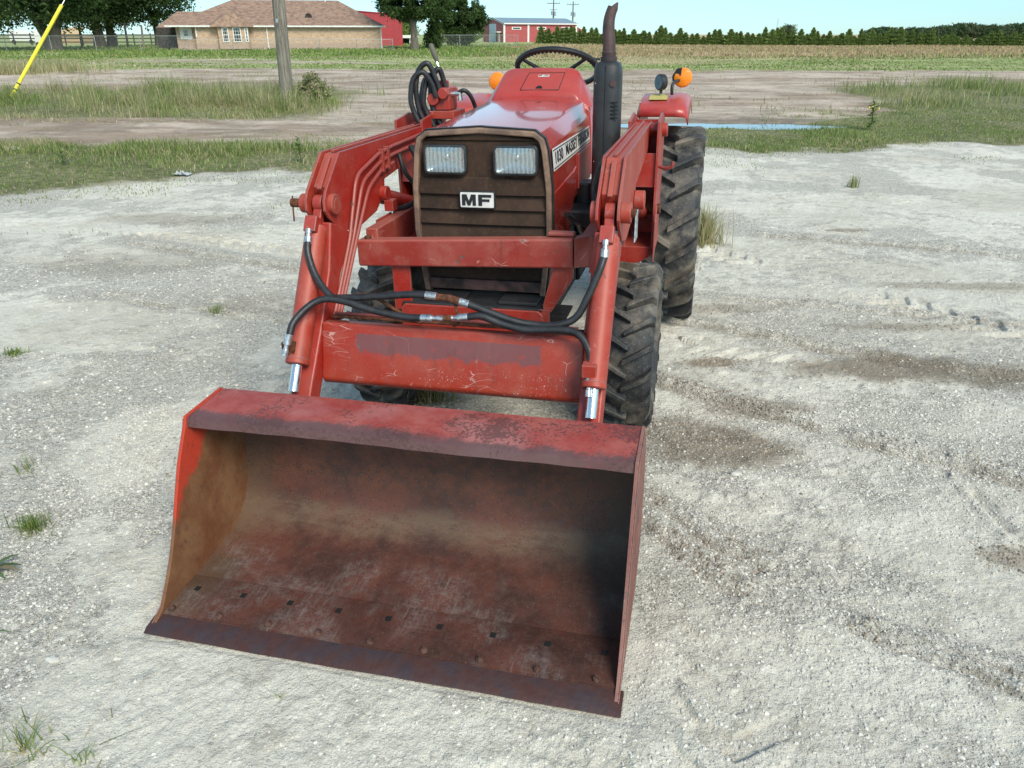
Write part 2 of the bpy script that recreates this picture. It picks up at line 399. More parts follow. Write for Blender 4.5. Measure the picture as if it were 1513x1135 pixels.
M['reflector'] = simple('headlight_reflector', (.62, .66, .68), .16, 1, .04, 20, .5, 30, .004)
M['pane_blue'] = simple('lamp_glass_blue', (.10,.20,.25), .08, 0, .2, 30, 0)
M['white_trim'] = simple('white_trim', (.72, .71, .68), .5, 0, .12, 5, .1)
M['sticker'] = simple('sticker_white', (.70, .69, .66), .4, 0, .15, 30, 0)
M['ink'] = simple('ink_black', (.012, .012, .015), .4, 0, .1, 30, 0)
M['yellow_decal'] = simple('decal_yellow', (.50, .42, .12), .6, 0, .3, 120, 0)

# ------------------------------------------------------------------ world and light
SUN_EL, SUN_AZ = rad(42), rad(153)      # azimuth from +Y (north) clockwise
w = bpy.data.worlds.new('World'); sc.world = w; w.use_nodes = True
nt = w.node_tree; sky = nt.nodes.new('ShaderNodeTexSky'); sky.sky_type = 'NISHITA'; sky.sun_disc = False
sky.sun_elevation = SUN_EL; sky.sun_rotation = SUN_AZ; sky.air_density = 1.0; sky.dust_density = .1; sky.ozone_density = 2.0
k = N(nt); elv = k.sep(k.coord('Generated'))[2]
skc = k.mix(k.ramp(elv, .0, .30), (.27, .43, .60), (1.0, .97, .76)); skc = k.mix(1.0, sky.outputs[0], skc, 'MULTIPLY')
nt.links.new(skc, nt.nodes['Background'].inputs[0]); nt.nodes['Background'].inputs[1].default_value = .15
sl = bpy.data.lights.new('sun', 'SUN'); sl.energy = 2.2; sl.angle = rad(26); sl.color = (1, .925, .77)
so = bpy.data.objects.new('sun', sl); COL.objects.link(so)
sd = Vector((math.sin(SUN_AZ)*math.cos(SUN_EL), math.cos(SUN_AZ)*math.cos(SUN_EL), math.sin(SUN_EL)))
so.rotation_euler = sd.to_track_quat('Z', 'Y').to_euler()
cd = bpy.data.cameras.new('camera'); cam = bpy.data.objects.new('camera', cd); COL.objects.link(cam)
cam.location = (0, 0, CAM_H); cam.rotation_euler = (math.pi/2-PITCH, 0, 0)
cd.sensor_width = 36; cd.lens = 36*FPX/PW; cd.clip_start = .05; cd.clip_end = 6000
sc.camera = cam
sc.view_settings.view_transform = 'Standard'; sc.view_settings.look = 'None'; sc.view_settings.exposure = 0.93; sc.view_settings.gamma = 1
sc.render.resolution_x = 1024; sc.render.resolution_y = 768

# =================================================================== THE TRACTOR (x right in picture, y rearwards, z up)
TR = empty('tractor'); TR.matrix_world = TM
tag(TR, 'red compact tractor with brown louvred grille, front loader and big open bucket', 'tractor')

def text_mesh(body, size, depth, bold=.0, squeeze=1.0, align='CENTER', space=1.0):
    cu = bpy.data.curves.new('t', 'FONT'); cu.body = body; cu.size = size; cu.extrude = depth; cu.offset = bold
    cu.align_x = align; cu.align_y = 'CENTER'; cu.space_character = space; cu.resolution_u = 3
    ob = bpy.data.objects.new('t', cu); COL.objects.link(ob)
    dg = bpy.context.evaluated_depsgraph_get(); me = ob.evaluated_get(dg).to_mesh()
    mb = MB(); mb.add([(v.co.x*squeeze, v.co.y, v.co.z) for v in me.vertices], [tuple(p.vertices) for p in me.polygons])
    ob.evaluated_get(dg).to_mesh_clear(); bpy.data.objects.remove(ob); bpy.data.curves.remove(cu)
    return mb

# ---- bucket
BP = [(-.004,.004),(.062,.024),(.235,.036),(.44,.060),(.515,.088),(.565,.135),(.595,.20),(.612,.29),(.610,.39),(.590,.48),(.560,.535),(.540,.552)]
def offset_prof(P, t):
    out = []
    for i, p in enumerate(P):
        a = P[max(i-1, 0)]; c = P[min(i+1, len(P)-1)]
        d = Vector((c[0]-a[0], c[1]-a[1])).normalized(); out.append((p[0]+d.y*t, p[1]-d.x*t))
    return out
floorP = BP[1:]
b = MB(); inner = floorP; outer = offset_prof(floorP, .008)
nx = 40
# wavy (dented) shell: grid inside and outside
vs = []; fs = []
for side, P in ((0, inner), (1, outer)):
    for i, (y, z) in enumerate(P):
        for j in range(nx+1):
            x = -.69+1.38*j/nx
            dent = .004*math.sin(x*9+i)*math.sin(x*4.1)*(1 if 2 < i < 9 else .3)
            vs.append((x, y+dent, z+dent*.4))
n = len(inner); A = lambda s, i, j: s*n*(nx+1)+i*(nx+1)+j
for i in range(n-1):
    for j in range(nx):
        fs.append((A(0,i,j), A(0,i,j+1), A(0,i+1,j+1), A(0,i+1,j)))
        fs.append((A(1,i,j), A(1,i+1,j), A(1,i+1,j+1), A(1,i,j+1)))
for j in range(nx):
    fs.append((A(0,0,j), A(1,0,j), A(1,0,j+1), A(0,0,j+1))); fs.append((A(0,n-1,j), A(0,n-1,j+1), A(1,n-1,j+1), A(1,n-1,j)))
bucket = MB().add(vs, fs).build('bucket', M['bucket_in'], TR, smooth=50)
# a weld step across the floor where the wear plate ends
MB().prism_x([(.064,.0275),(.228,.040),(.236,.0365),(.066,.0245)], -.688, .688).build('wear_plate', M['bucket_in'], bucket, bevel=.001)
# side plates: outer silhouette follows the profile, front edge slightly hollow
sideP = [(.0,.0),(.066,.036),(.105,.09),(.150,.16),(.195,.25),(.235,.342),(.275,.43),(.335,.53),(.345,.556),(.545,.566)]+[(y+.004, z) for y, z in reversed(outer)]
sideP = sideP[:10]+[(y, z) for y, z in reversed(outer)]
for s in (-1, 1):
    x0 = s*.690; x1 = s*.700
    MB().prism_x(sideP, x0, x1).build('side_plate', M['bucket_side'] if s < 0 else M['skin'], bucket, bevel=.0015)
    # wear strip folded along front edge on the outside
    # thin red outer skin ribs
outer_r = MB().prism_x([(y*.96+.012, z*.97+.008) for y, z in sideP], .7003, .7035)
outer_r.build('outer_skin', M['skin'], bucket, bevel=.001)
MB().prism_x([(y*.96+.012, z*.97+.008) for y, z in sideP], -.7035, -.7003).build('outer_skin', M['skin'], bucket, bevel=.001)
# top plate with front lip, edge slightly wavy
vs = []; fs = []; nx2 = 50
TPt = [(.548,.562),(.36,.552),(.347,.546),(.343,.524)]; TPb = [(.546,.553),(.364,.543),(.356,.538),(.351,.522)]
sag = lambda x: .004*math.sin(x*3.2+1.2)-.006*math.exp(-((x-.15)/.3)**2)
for P in (TPt, TPb):
    for i, (y, z) in enumerate(P):
        for j in range(nx2+1):
            x = -.6995+1.399*j/nx2; wv = sag(x)*(i/3)**2
            vs.append((x, y+wv*.6-(.0012*math.sin(x*40) if i == 3 else 0), z+wv))
B_ = lambda s, i, j: s*4*(nx2+1)+i*(nx2+1)+j
for i in range(3):
    for j in range(nx2):
        fs.append((B_(0,i,j), B_(0,i+1,j), B_(0,i+1,j+1), B_(0,i,j+1))); fs.append((B_(1,i,j), B_(1,i,j+1), B_(1,i+1,j+1), B_(1,i+1,j)))
for j in range(nx2):
    for i in (0, 3): fs.append((B_(0,i,j), B_(0,i,j+1), B_(1,i,j+1), B_(1,i,j)))
for j in (0, nx2):
    for i in range(3): fs.append((B_(0,i,j), B_(1,i,j), B_(1,i+1,j), B_(0,i+1,j)))
MB().add(vs, fs).build('top_plate', M['bucket_top'], bucket, smooth=40)
# cutting edge
vs = []; fs = []; ne = 40
for P in ([(-.008,.004),(.010,.012),(.064,.0225),(.064,.012),(.0,.0)],):
    for j in range(ne+1):
        x = -.712+1.424*j/ne; wv = .0012*math.sin(x*7)+.0007*math.sin(x*23)
        for i, (y, z) in enumerate(P): vs.append((x, y+(wv if i in (0, 4) else 0), z-(.003 if i in (0, 4) else 0)))
for j in range(ne):
    for i in range(5): fs.append((j*5+i, j*5+(i+1)%5, (j+1)*5+(i+1)%5, (j+1)*5+i))
fs += [tuple(range(5)), tuple(ne*5+i for i in range(4,-1,-1))]
MB().add(vs, fs).build('cutting_edge', M['cut_edge'], bucket, bevel=.0012)
for i in range(9):
    x = -.668+i*.163; m = MB(); z = .030
    m.lathe([(0,.0115),(.004,.0115),(.009,.010),(.0105,.006)], (x, .080, z-.001), 'z', 8); m.cyl((x,.080,z+.008), (x,.080,z+.014), .005, 8)
    m.build('bolt', M['bolt'], bucket)
for i in range(9):
    x = -.642+i*.161
    m = MB().box(x-.008, x+.008, .166, .184, .0365, .0392); m.build('painted_hole', M['recess_shade'], bucket, smooth=0)  # proud black tiles, the dark of each floor hole painted on
# brackets on the back of the bucket
for s in (-1, 1):
    for xx in (s*.455, s*.575):
        MB().prism_x([(.632,.12),(.68,.10),(.72,.20),(.70,.36),(.66,.44),(.628,.45)], xx-.006, xx+.006).build('pivot_bracket', M['loader'], bucket, bevel=.002)

# ---- loader arms
def arm(s):
    xi, xo = s*.475, s*.555
    prof_knee = [(1.155,1.243),(1.02,1.128),(1.0,1.098),(.998,1.062),(1.02,1.035),(1.10,.972),(1.19,.953),(1.235,.944),(1.44,.974),(1.535,1.037),(1.545,1.085),(1.86,1.118),(2.25,1.165),(2.27,1.245)]
    # long tubular arm rearwards (box, recessed between the cheek plates)
    t = .010
    root = MB().prism_x([(1.175,1.235),(1.06,1.135),(1.10,1.02),(1.50,1.03),(1.55,1.08),(2.25,1.16),(2.27,1.238)], min(xi,xo)+t, max(xi,xo)-t).build('loader_arm', M['loader'], TR, bevel=.004)
    for nm, x in (('inner', xi), ('outer', xo)):
        a = x-(0 if (x == xi) == (s > 0) else t); 
        MB().prism_x(prof_knee, a, a+t).build('side_plate', M['loader_side'] if (nm == 'inner') else M['loader'], root, bevel=.002)
    # ridge weld strip on the top face
    MB().prism_x([(1.18,1.236),(2.27,1.240),(2.27,1.247),(1.18,1.2465)], s*.515-.006, s*.515+.006).build('weld_strip', M['loader'], root, bevel=.002)
    # front recessed channel strip
    m = MB(); m.bar((s*.515,1.150,1.226), (s*.515,1.045,1.128), .018, .012, (0,-1,.5)); m.build('channel_rib', M['loader'], root, bevel=.003)
    # lower leg
    xl0, xl1 = (s*.470, s*.548) if s > 0 else (s*.548, s*.470)
    MB().prism_x([(1.02,1.02),(1.10,.99),(1.185,.945),(1.06,.825),(.950,.668),(.834,.508),(.78,.43),(.73,.30),(.715,.15),(.65,.15),(.648,.30),(.69,.44),(.755,.53),(.868,.69),(.97,.86)], xl0, xl1).build('lower_leg', M['loader_side'], root, bevel=.009)
    # pin boss
    m = MB(); m.cyl((s*.455,1.05,1.078), (s*.4765,1.05,1.078), .036, 28); m.cyl((s*.4535,1.05,1.078),(s*.46,1.05,1.078), .022, 20)
    m.build('pin_boss', M['loader'], root, bevel=.003)
    m = MB(); m.cyl((s*.5535,1.05,1.078), (s*.588,1.05,1.078), .034, 28); m.build('pin_boss', M['loader'], root, bevel=.003)
    if s < 0:
        m = MB(); m.cyl((s*.588,1.05,1.078), (s*.632,1.05,1.078), .016, 20); m.tube(spline([(s*.625,1.05,1.103),(s*.625,1.045,1.078),(s*.620,1.03,1.015)]), .0035, 6)
        m.build('grease_pin', M['rusty'], root, bevel=.002)
    else:
        m = MB(); m.cyl((.588,1.05,1.078), (.602,1.05,1.078), .015, 16); m.build('grease_pin', M['rusty'], root, bevel=.002)
        MB().prism([(.60,1.04,1.07),(.604,1.06,1.09),(.606,1.05,1.0),(.60,1.03,.985)], (.004,0,0)).build('latch_plate', M['fitting'], root, bevel=.001)
    return root
armL = arm(-1); armR = arm(1)
# hydraulic lines on the inner face of each arm
def lines(root, s):
    for i in range(3):
        o = i*.030; x = s*(.462)
        p = [(x,2.2,1.222-o),(x,1.62,1.206-o*1.1),(x,1.48,1.196-o*1.15),(x,1.270+o*1.55,1.150-o*1.05),(x,1.235+o*1.55,1.120-o*1.0),(x,1.140+o*1.15,.93),(x,.955+o*.85,.70-o*.1),(x,.93+o*.7,.685-o*.25),(s*.40,.915+o*.3,.712)]
        if i == 2: p = p[1:]
        MB().tube(spline(p, 6) if 0 else bend(p), .0075, 8).build('hydraulic_line', M['loader_side'], root)
    for yy, zz in ((1.50,1.165),(1.56,1.168)):
        MB().box(s*.462-.011, s*.462+.011, yy-.010, yy+.010, zz-.045, zz+.045).build('line_clamp', M['loader_side'], root, bevel=.002)
def bend(p, r=.03, k=5):
    P = [Vector(q) for q in p]; out = [P[0]]
    for i in range(1, len(P)-1):
        a, b_, c = P[i-1], P[i], P[i+1]; ra = min(r, (a-b_).length*.45); rc = min(r, (c-b_).length*.45)
        s0 = b_+(a-b_).normalized()*ra; s1 = b_+(c-b_).normalized()*rc
        for j in range(k+1):
            t = j/k; out.append(s0*(1-t)**2+b_*2*t*(1-t)+s1*t*t)
    out.append(P[-1]); return out
lines(armL, -1); lines(armR, 1)
# hand stencilled wear mark / brown scuffs on left cheek are in the paint
# ---- cross tube between the arms
ct = MB().prism_x([(.905,.695),(.86,.70),(.815,.50),(.83,.478),(.90,.49),(.935,.68)], -.472, .472).build('cross_tube', M['tube'], TR, bevel=.010, seg=3)
dm, dnt, db = newmat('worn_decal'); k = N(dnt); co = k.coord(); X, Y, Z = k.sep(co)
# worn decal patch: a thin film with torn lower edge
def decal():
    n = 90; top = .672; vs = []; fs = []
    rr = np.random.default_rng(3)
    for i in range(n+1):
        x = -.335+.67*i/n
        lo = .598+.010*math.sin(x*20)+rr.uniform(-.004,.005)+(.035*math.exp(-((x+.31)/.03)**2))+(.05*math.exp(-((x+.13)/.012)**2))+.012*math.exp(-((x-.17)/.05)**2)
        for z in (top, lo):
            y = .8150+(z-.50)*(.045/.20)-.0022
            vs += [(x, y, z), (x, y+.0015, z)]
    for i in range(n):
        a = i*4; b2 = a+4
        fs += [(a, a+2, b2+2, b2), (a+1, b2+1, b2+3, a+3), (a, b2, b2+1, a+1), (a+2, a+3, b2+3, b2+2)]
    fs += [(0,1,3,2), (n*4, n*4+2, n*4+3, n*4+1)]
    return MB().add(vs, fs)
M['decal_worn'] = simple('worn_decal_film', (.16,.065,.075), .5, 0, .4, 14, .2, 90, .001, col2=(.12,.085,.095))

# ---- lift + bucket cylinders
def bucket_cyl(s):
    a = Vector((s*.519,1.05,1.078)); b_ = Vector((s*.519,.655,.44)); d = (b_-a).normalized()
    p0 = a+d*.085; p1 = a+d*.575
    m = MB(); m.cyl(p0, p1, .0385, 28); m.cyl(p1-d*.012, p1+d*.010, .041, 28)
    root = m.build('bucket_cylinder', M['loader'], TR, bevel=.005)
    MB().cyl(p1, p1+d*.105, .0185, 20).build('piston_rod', M['chrome'], root)
    MB().bar(a, p0+d*.02, .030, .034, (1,0,0)).build('clevis', M['loader_side'], root, bevel=.005)
    MB().cyl((s*.519-.017, 1.05, 1.078), (s*.519+.017, 1.05, 1.078), .031, 20).build('clevis_eye', M['loader_side'], root, bevel=.003)
    # port blocks
    q = p0+d*.005; nrm = Vector((0, -d.z, d.y)); 
    if nrm.y > 0: nrm = -nrm
    top = q+nrm*.034; MB().bar(top-d*.028, top+d*.030, .046, .040, (0,-1,0)).build('port_block', M['loader_side'], root, bevel=.004)
    q2 = p1-d*.045; off = Vector((-.016 if s < 0 else -.012, 0, 0)); low = q2+nrm*.030+off
    MB().bar(low+Vector((-.026,0,0)), low+Vector((.022,0,0)), .044, .040, (0,-1,0)).build('port_block', M['rusty'] if s < 0 else M['loader'], root, bevel=.004)
    return root, top+d*.03, low, d, nrm
cl, tL, lL, dC, nC = bucket_cyl(-1); cr, tR, lR, _, _ = bucket_cyl(1)
def crimp(a, b_, par, r=.0135):
    a, b_ = Vector(a), Vector(b_); d = (b_-a); m = MB()
    m.tube([a, a+d*.30, a+d*.32, a+d*.5, a+d*.52, b_], [r*.8, r*.8, r*.6, r*.6, r, r], 14); m.build('hose_end', M['fitting'], par, bevel=.001)
HR = .0125
def hose(path, par=TR, r=HR, nm='hydraulic_hose', mt='hose', n=10):
    return MB().tube(spline(path, n), r, 12).build(nm, M[mt], par)
Yh = .845
# upper left hose: from the top port of the left cylinder to the tee
h1 = hose([(-.519,.925,.968),(-.512,.905,.93),(-.478,.875,.865),(-.415,Yh,.805),(-.36,Yh,.800),(-.24,Yh,.812),(-.12,Yh,.826),(-.062,Yh,.826)])
crimp((-.519,.945,1.012), (-.519,.925,.962), h1); crimp((.015,Yh,.820), (-.066,Yh,.827), h1)
h2 = hose([(-.516,.715,.700),(-.508,.74,.738),(-.475,.785,.778),(-.43,.815,.800),(-.36,.825,.795),(-.25,.825,.768),(-.15,.825,.753),(-.077,.825,.752)])
crimp((-.532,.690,.632), (-.516,.716,.704), h2); crimp((.002,.825,.755), (-.08,.825,.752), h2)
h3 = hose([(.080,Yh,.805),(.14,Yh,.785),(.23,Yh,.757),(.30,.85,.745),(.38,.85,.748),(.44,.86,.775),(.475,.875,.84),(.506,.90,.92),(.519,.922,.965)])
crimp((.018,Yh,.820), (.084,Yh,.803), h3); crimp((.519,.945,1.012), (.519,.920,.96), h3)
h4 = hose([(.080,.825,.765),(.13,.825,.772),(.20,.825,.750),(.28,.825,.735),(.40,.825,.742),(.455,.815,.735),(.492,.79,.70),(.505,.765,.66),(.506,.745,.630)])
crimp((.010,.825,.756), (.086,.825,.766), h4); crimp((.507,.712,.565), (.506,.745,.632), h4)
m = MB(); m.tube([(-.03,Yh,.822),(.02,Yh,.820),(.07,Yh,.806)], .0125, 10); m.tube([(.0,.825,.755),(.03,.825,.757)], .014, 8); m.build('pipe_tee', M['rusty'], TR, bevel=.002)
MB().tube(spline([(.035,.85,.80),(.038,.85,.78),(.045,.85,.755),(.04,.86,.73),(.02,.87,.715)]), .006, 8).build('steel_pipe', M['rusty'], TR)
MB().tube(spline([(-.38,.86,.79),(-.30,.86,.81),(-.25,.86,.80),(-.19,.87,.76),(-.13,.88,.725),(-.10,.885,.712)]), .0065, 8).build('steel_pipe', M['rusty'], TR)
MB().tube([(-.44,.895,.712),(.44,.895,.712)], .0065, 8).build('steel_pipe', M['rusty'], TR)
MB().tube([(-.44,.915,.716),(.44,.915,.716)], .0065, 8).build('steel_pipe', M['loader_side'], TR)

# lift cylinders between knee and tower
for s in (-1, 1):
    a = Vector((s*.53,1.50,1.035)); b_ = Vector((s*.53,2.12,.86))
    root = MB().cyl(a+(b_-a)*.10, b_, .034, 24).build('lift_cylinder', M['loader_side'], TR, bevel=.005)
    MB().cyl(a, a+(b_-a)*.12, .020, 16).build('piston_rod', M['chrome'], root)
    MB().cyl((s*.555,1.50,1.035), (s*.595,1.50,1.035), .036, 24).build('pin_boss', M['loader'], root, bevel=.005)
    MB().cyl((s*.475,1.50,1.035), (s*.445,1.50,1.035), .030, 20).build('pin_boss', M['loader_side'], root, bevel=.004)
    MB().box(s*.44-.02, s*.44+.02, 1.48, 1.53, .965, 1.01).build('port_block', M['loader_side'], root, bevel=.004)
    # hoses dangling behind the grille side
    hh = hose([(s*.44,1.53,.975),(s*.42,1.58,.96),(s*.38,1.66,.985),(s*.37,1.70,1.06),(s*.40,1.72,1.15),(s*.43,1.75,1.19)], root, .011)
    hose([(s*.45,1.66,1.17),(s*.43,1.66,1.10),(s*.40,1.72,1.02)], root, .010)

# ---- loader frame: towers, side rails, guard
for s in (-1, 1):
    xa, xb = s*.475, s*.600
    t1 = MB()
    for x in (xa, xb):
        t1.prism_x([(2.02,1.27),(2.20,1.29),(2.34,1.26),(2.36,1.10),(2.30,.72),(1.98,.70),(2.02,.90)], x-.006, x+.006)
    root = t1.build('loader_tower', M['loader_side'], TR, bevel=.002)
    MB().box(min(xa,xb)+.0065, max(xa,xb)-.0065, 2.035, 2.045, .99, 1.135).build('front_plate', M['loader_side'], root, bevel=.001)
    MB().box(min(xa,xb)+.0065, max(xa,xb)-.0065, 2.32, 2.33, .72, 1.25).build('back_plate', M['loader_side'], root, bevel=.001)
    MB().cyl((s*.46,2.22,1.215), (s*.628,2.22,1.215), .030, 22).build('pivot_pin', M['loader_side'], root, bevel=.004)
    MB().cyl((s*.47,2.12,.88), (s*.622,2.12,.88), .024, 20).build('pivot_pin', M['rusty'], root, bevel=.003)
    MB().prism([(s*.608,2.0,.92),(s*.608,2.0,.72),(s*.608,1.93,.68),(s*.608,1.93,.86)], (s*.006,0,0)).build('stop_plate', M['loader_side'], root, bevel=.002)
    MB().tube(spline([(s*.61,2.04,1.08),(s*.64,2.02,1.075),(s*.665,2.01,1.085),(s*.67,2.01,1.105)]), .008, 8).build('hose_hook', M['loader_side'], root)
    MB().prism([(s*.32,1.98,.735),(s*.61,1.98,.735),(s*.61,1.98,.70),(s*.45,1.98,.60),(s*.32,1.98,.60)], (0,.30,0)).build('side_bracket', M['loader_side'], root, bevel=.004)
    # side rail running forward to the guard
    r = MB().bar((s*.415,1.235,.893), (s*.425,2.10,.895), .050, .115).build('side_rail', M['rail'], TR, bevel=.006)
    MB().prism([(s*.4425,1.36,.955),(s*.4435,1.52,.955),(s*.443,1.40,.76)], (s*.008,0,0)).build('gusset', M['loader_side'], r, bevel=.001)
    MB().prism([(s*.443,1.60,.955),(s*.443,1.70,.955),(s*.443,1.66,.84)], (s*.008,0,0)).build('gusset', M['loader_side'], r, bevel=.001)
# guard bar (sits a little out of true, as in the photograph)
g = MB().hexa([(-.462,1.190,.812),(.372,1.190,.842),(.372,1.25,.842),(-.462,1.25,.812),(-.462,1.190,.914),(.372,1.190,.950),(.372,1.25,.950),(-.462,1.25,.914)]).build('guard_bar', M['rail'], TR, bevel=.009, seg=3)
MB().hexa([(.376,1.195,.842),(.440,1.250,.842),(.420,1.30,.842),(.374,1.25,.842),(.376,1.195,.950),(.440,1.250,.952),(.420,1.30,.952),(.374,1.25,.950)]).build('corner_plate', M['rail'], g, bevel=.004)
MB().box(.275,.372,1.215,1.255,.951,.966).build('stop_pad', M['rail'], g, bevel=.006)
MB().cyl((-.425,1.22,.914),(-.425,1.22,.925), .014, 12).build('bolt', M['rusty'], g)
# straps down to the front bolster
MB().box(-.335,-.262,1.215,1.225,.640,.815).build('strap', M['loader_side'], g, bevel=.001)
MB().prism([(.300,1.215,.842),(.372,1.215,.842),(.372,1.215,.80),(.290,1.215,.665),(.262,1.215,.655),(.258,1.215,.69)], (0,.009,0)).build('strap', M['loader'], g, bevel=.001)
MB().box(.245,.285,1.205,1.212,.45,.675).build('strap', M['loader'], g, bevel=.001)
MB().cyl((.265,1.196,.60),(.265,1.206,.60), .012, 6).build('bolt', M['bolt'], g)
bo = MB().prism([(-.285,1.19,.672),(.245,1.19,.672),(.262,1.19,.655),(.262,1.19,.50),(-.300,1.19,.50),(-.300,1.19,.655)], (0,.012,0)).build('front_bolster', M['loader_side'], TR, bevel=.004)
MB().prism([(-.300,1.205,.660),(.262,1.205,.660),(.25,1.36,.660),(-.29,1.36,.660)], (0,0,.016)).build('step_mat', M['black'], bo, bevel=.004)
MB().box(-.22,-.06,1.23,1.37,.678,.690).build('rubber_pad', M['black'], bo, bevel=.003)
MB().box(.08,.23,1.23,1.37,.678,.690).build('rubber_pad', M['black'], bo, bevel=.003)

# ---- grille and headlights
GO = [(-.243,.690),(-.270,.93),(-.268,1.10),(-.252,1.235),(-.240,1.275),(-.205,1.300),(0,1.312),(.205,1.300),(.240,1.275),(.252,1.235),(.268,1.10),(.270,.93),(.243,.690)]
def inset(P, t, c=(0, 1.0)):
    out = []
    for i, p in enumerate(P):
        a = P[i-1] if i else P[0]; d = P[i+1] if i < len(P)-1 else P[-1]
        dv = Vector((d[0]-a[0], d[1]-a[1])).normalized(); out.append((p[0]+dv.y*t, p[1]-dv.x*t))
    out[0] = (out[0][0], P[0][1]+t*.0); out[-1] = (out[-1][0], P[-1][1]+t*.0); return out
GI = inset(GO, .021)
m = MB(); n = len(GO); vs = []
for P, y in ((GO,1.318),(GI,1.318),(GI,1.350),(GO,1.350)): vs += [(x, y, z) for x, z in P]
fs = []
for q in range(4):
    for i in range(n-1): fs.append((q*n+i, q*n+i+1, ((q+1)%4)*n+i+1, ((q+1)%4)*n+i))
fs += [(0, n, 2*n, 3*n), (n-1, 4*n-1, 3*n-1, 2*n-1)]
bez = m.add(vs, fs).build('grille_surround', M['bezel'], TR, bevel=.006, seg=3)
# black rubber seam behind the surround
GS = inset(GO, -.006); vs = []
for P, y in ((GS,1.332),(GI,1.346),(GI,1.356),(GS,1.356)): vs += [(x, y, z) for x, z in P]
MB().add(vs, fs).build('rubber_seal', M['black'], bez, bevel=.002)
# backing with louvres
def gw(z):  # half width inside the surround
    Zs = [p[1] for p in GI[:7]]; Xs = [-p[0] for p in GI[:7]]
    return float(np.interp(z, Zs, Xs))+.002
rows = [(1.292,0),(1.268,.004),(1.262,.012),(1.135,.010),(1.128,.004),(1.072,-.004),(1.066,.012),(1.016,-.004),(1.010,.012),(.960,-.004),(.954,.012),(.904,-.004),(.898,.012),(.848,-.004),(.842,.012),(.792,-.004),(.786,.012),(.745,.004)]
vs = []; fs = []; nseg = 10
for z, dy in rows:
    for j in range(nseg+1):
        f = -1+2*j/nseg; vs.append((gw(z)*f, 1.334+dy-.006*(1-f*f), z))
for i in range(len(rows)-1):
    for j in range(nseg): fs.append((i*(nseg+1)+j, i*(nseg+1)+j+1, (i+1)*(nseg+1)+j+1, (i+1)*(nseg+1)+j))
gr = MB().add(vs, fs)
# a closed back
gr.box(-.235,.235,1.372,1.378,.70,1.28)
grl = gr.build('grille', M['grille'], TR, smooth=20)
MB().box(-.238,.238,1.322,1.345,.700,.742).build('lower_bar', M['bezel_low'], grl, bevel=.004)
def rrect(w_, h_, r, n=5):
    P = []
    for cx, cz, a0 in ((w_/2-r,h_/2-r,0),(-w_/2+r,h_/2-r,90),(-w_/2+r,-h_/2+r,180),(w_/2-r,-h_/2+r,270)):
        for i in range(n+1):
            a = rad(a0+90*i/n); P.append((cx+r*math.cos(a), cz+r*math.sin(a)))
    return P
for cx in (-.131, .137):
    cz = 1.199; O_ = rrect(.166,.106,.018); I_ = rrect(.150,.090,.014); n = len(O_); vs = []
    for P, y in ((O_,1.312),(I_,1.310),(I_,1.338),(O_,1.338)): vs += [(cx+x, y, cz+z) for x, z in P]
    fs = []
    for q in range(4):
        for i in range(n): fs.append((q*n+i, q*n+(i+1)%n, ((q+1)%4)*n+(i+1)%n, ((q+1)%4)*n+i))
    hl = MB().add(vs, fs).build('headlight', M['black'], TR, bevel=.002)
    # reflector bowl
    vs = []; fs = []
    for kx, dy in ((1,.0),(.92,.006),(.7,.0105),(.4,.0135),(.12,.0145)):
        vs += [(cx+x*kx, 1.318+dy, cz+z*kx) for x, z in I_]
    for q in range(4):
        for i in range(n): fs.append((q*n+i, q*n+(i+1)%n, (q+1)*n+(i+1)%n, (q+1)*n+i))
    fs.append(tuple(4*n+i for i in range(n)))
    MB().add(vs, fs).build('reflector', M['reflector'], hl)
    # lens, slightly domed, fluted front
    vs = []; fs = []; nxl, nzl = 44, 14
    for side in (0, 1):
        for jz in range(nzl+1):
            for jx in range(nxl+1):
                fx = -1+2*jx/nxl; fz = -1+2*jz/nzl
                flute = .0005*math.sin(jx*math.pi*.45) if side == 1 and .15 < jx/nxl < .85 else 0
                vs.append((cx+fx*.0745, (1.3115 if side == 0 else 1.3150)-.004*(1-fx*fx*.8)*(1-fz*fz*.8)+flute, cz+fz*.0445))
    L_ = lambda s_, a, b2: s_*(nxl+1)*(nzl+1)+a*(nxl+1)+b2
    for a in range(nzl):
        for b2 in range(nxl):
            fs.append((L_(0,a,b2), L_(0,a,b2+1), L_(0,a+1,b2+1), L_(0,a+1,b2))); fs.append((L_(1,a,b2), L_(1,a+1,b2), L_(1,a+1,b2+1), L_(1,a,b2+1)))
    for b2 in range(nxl): fs.append((L_(0,0,b2), L_(1,0,b2), L_(1,0,b2+1), L_(0,0,b2+1))); fs.append((L_(0,nzl,b2), L_(0,nzl,b2+1), L_(1,nzl,b2+1), L_(1,nzl,b2)))
    for a in range(nzl): fs.append((L_(0,a,0), L_(0,a+1,0), L_(1,a+1,0), L_(1,a,0))); fs.append((L_(0,a,nxl), L_(1,a,nxl), L_(1,a+1,nxl), L_(0,a+1,nxl)))
    MB().add(vs, fs).build('lens', M['lens'], hl, smooth=60)
    MB().sphere((cx, 1.328, cz+.008), .012, 12, 8, (1,.4,1)).build('bulb', M['chrome'], hl)
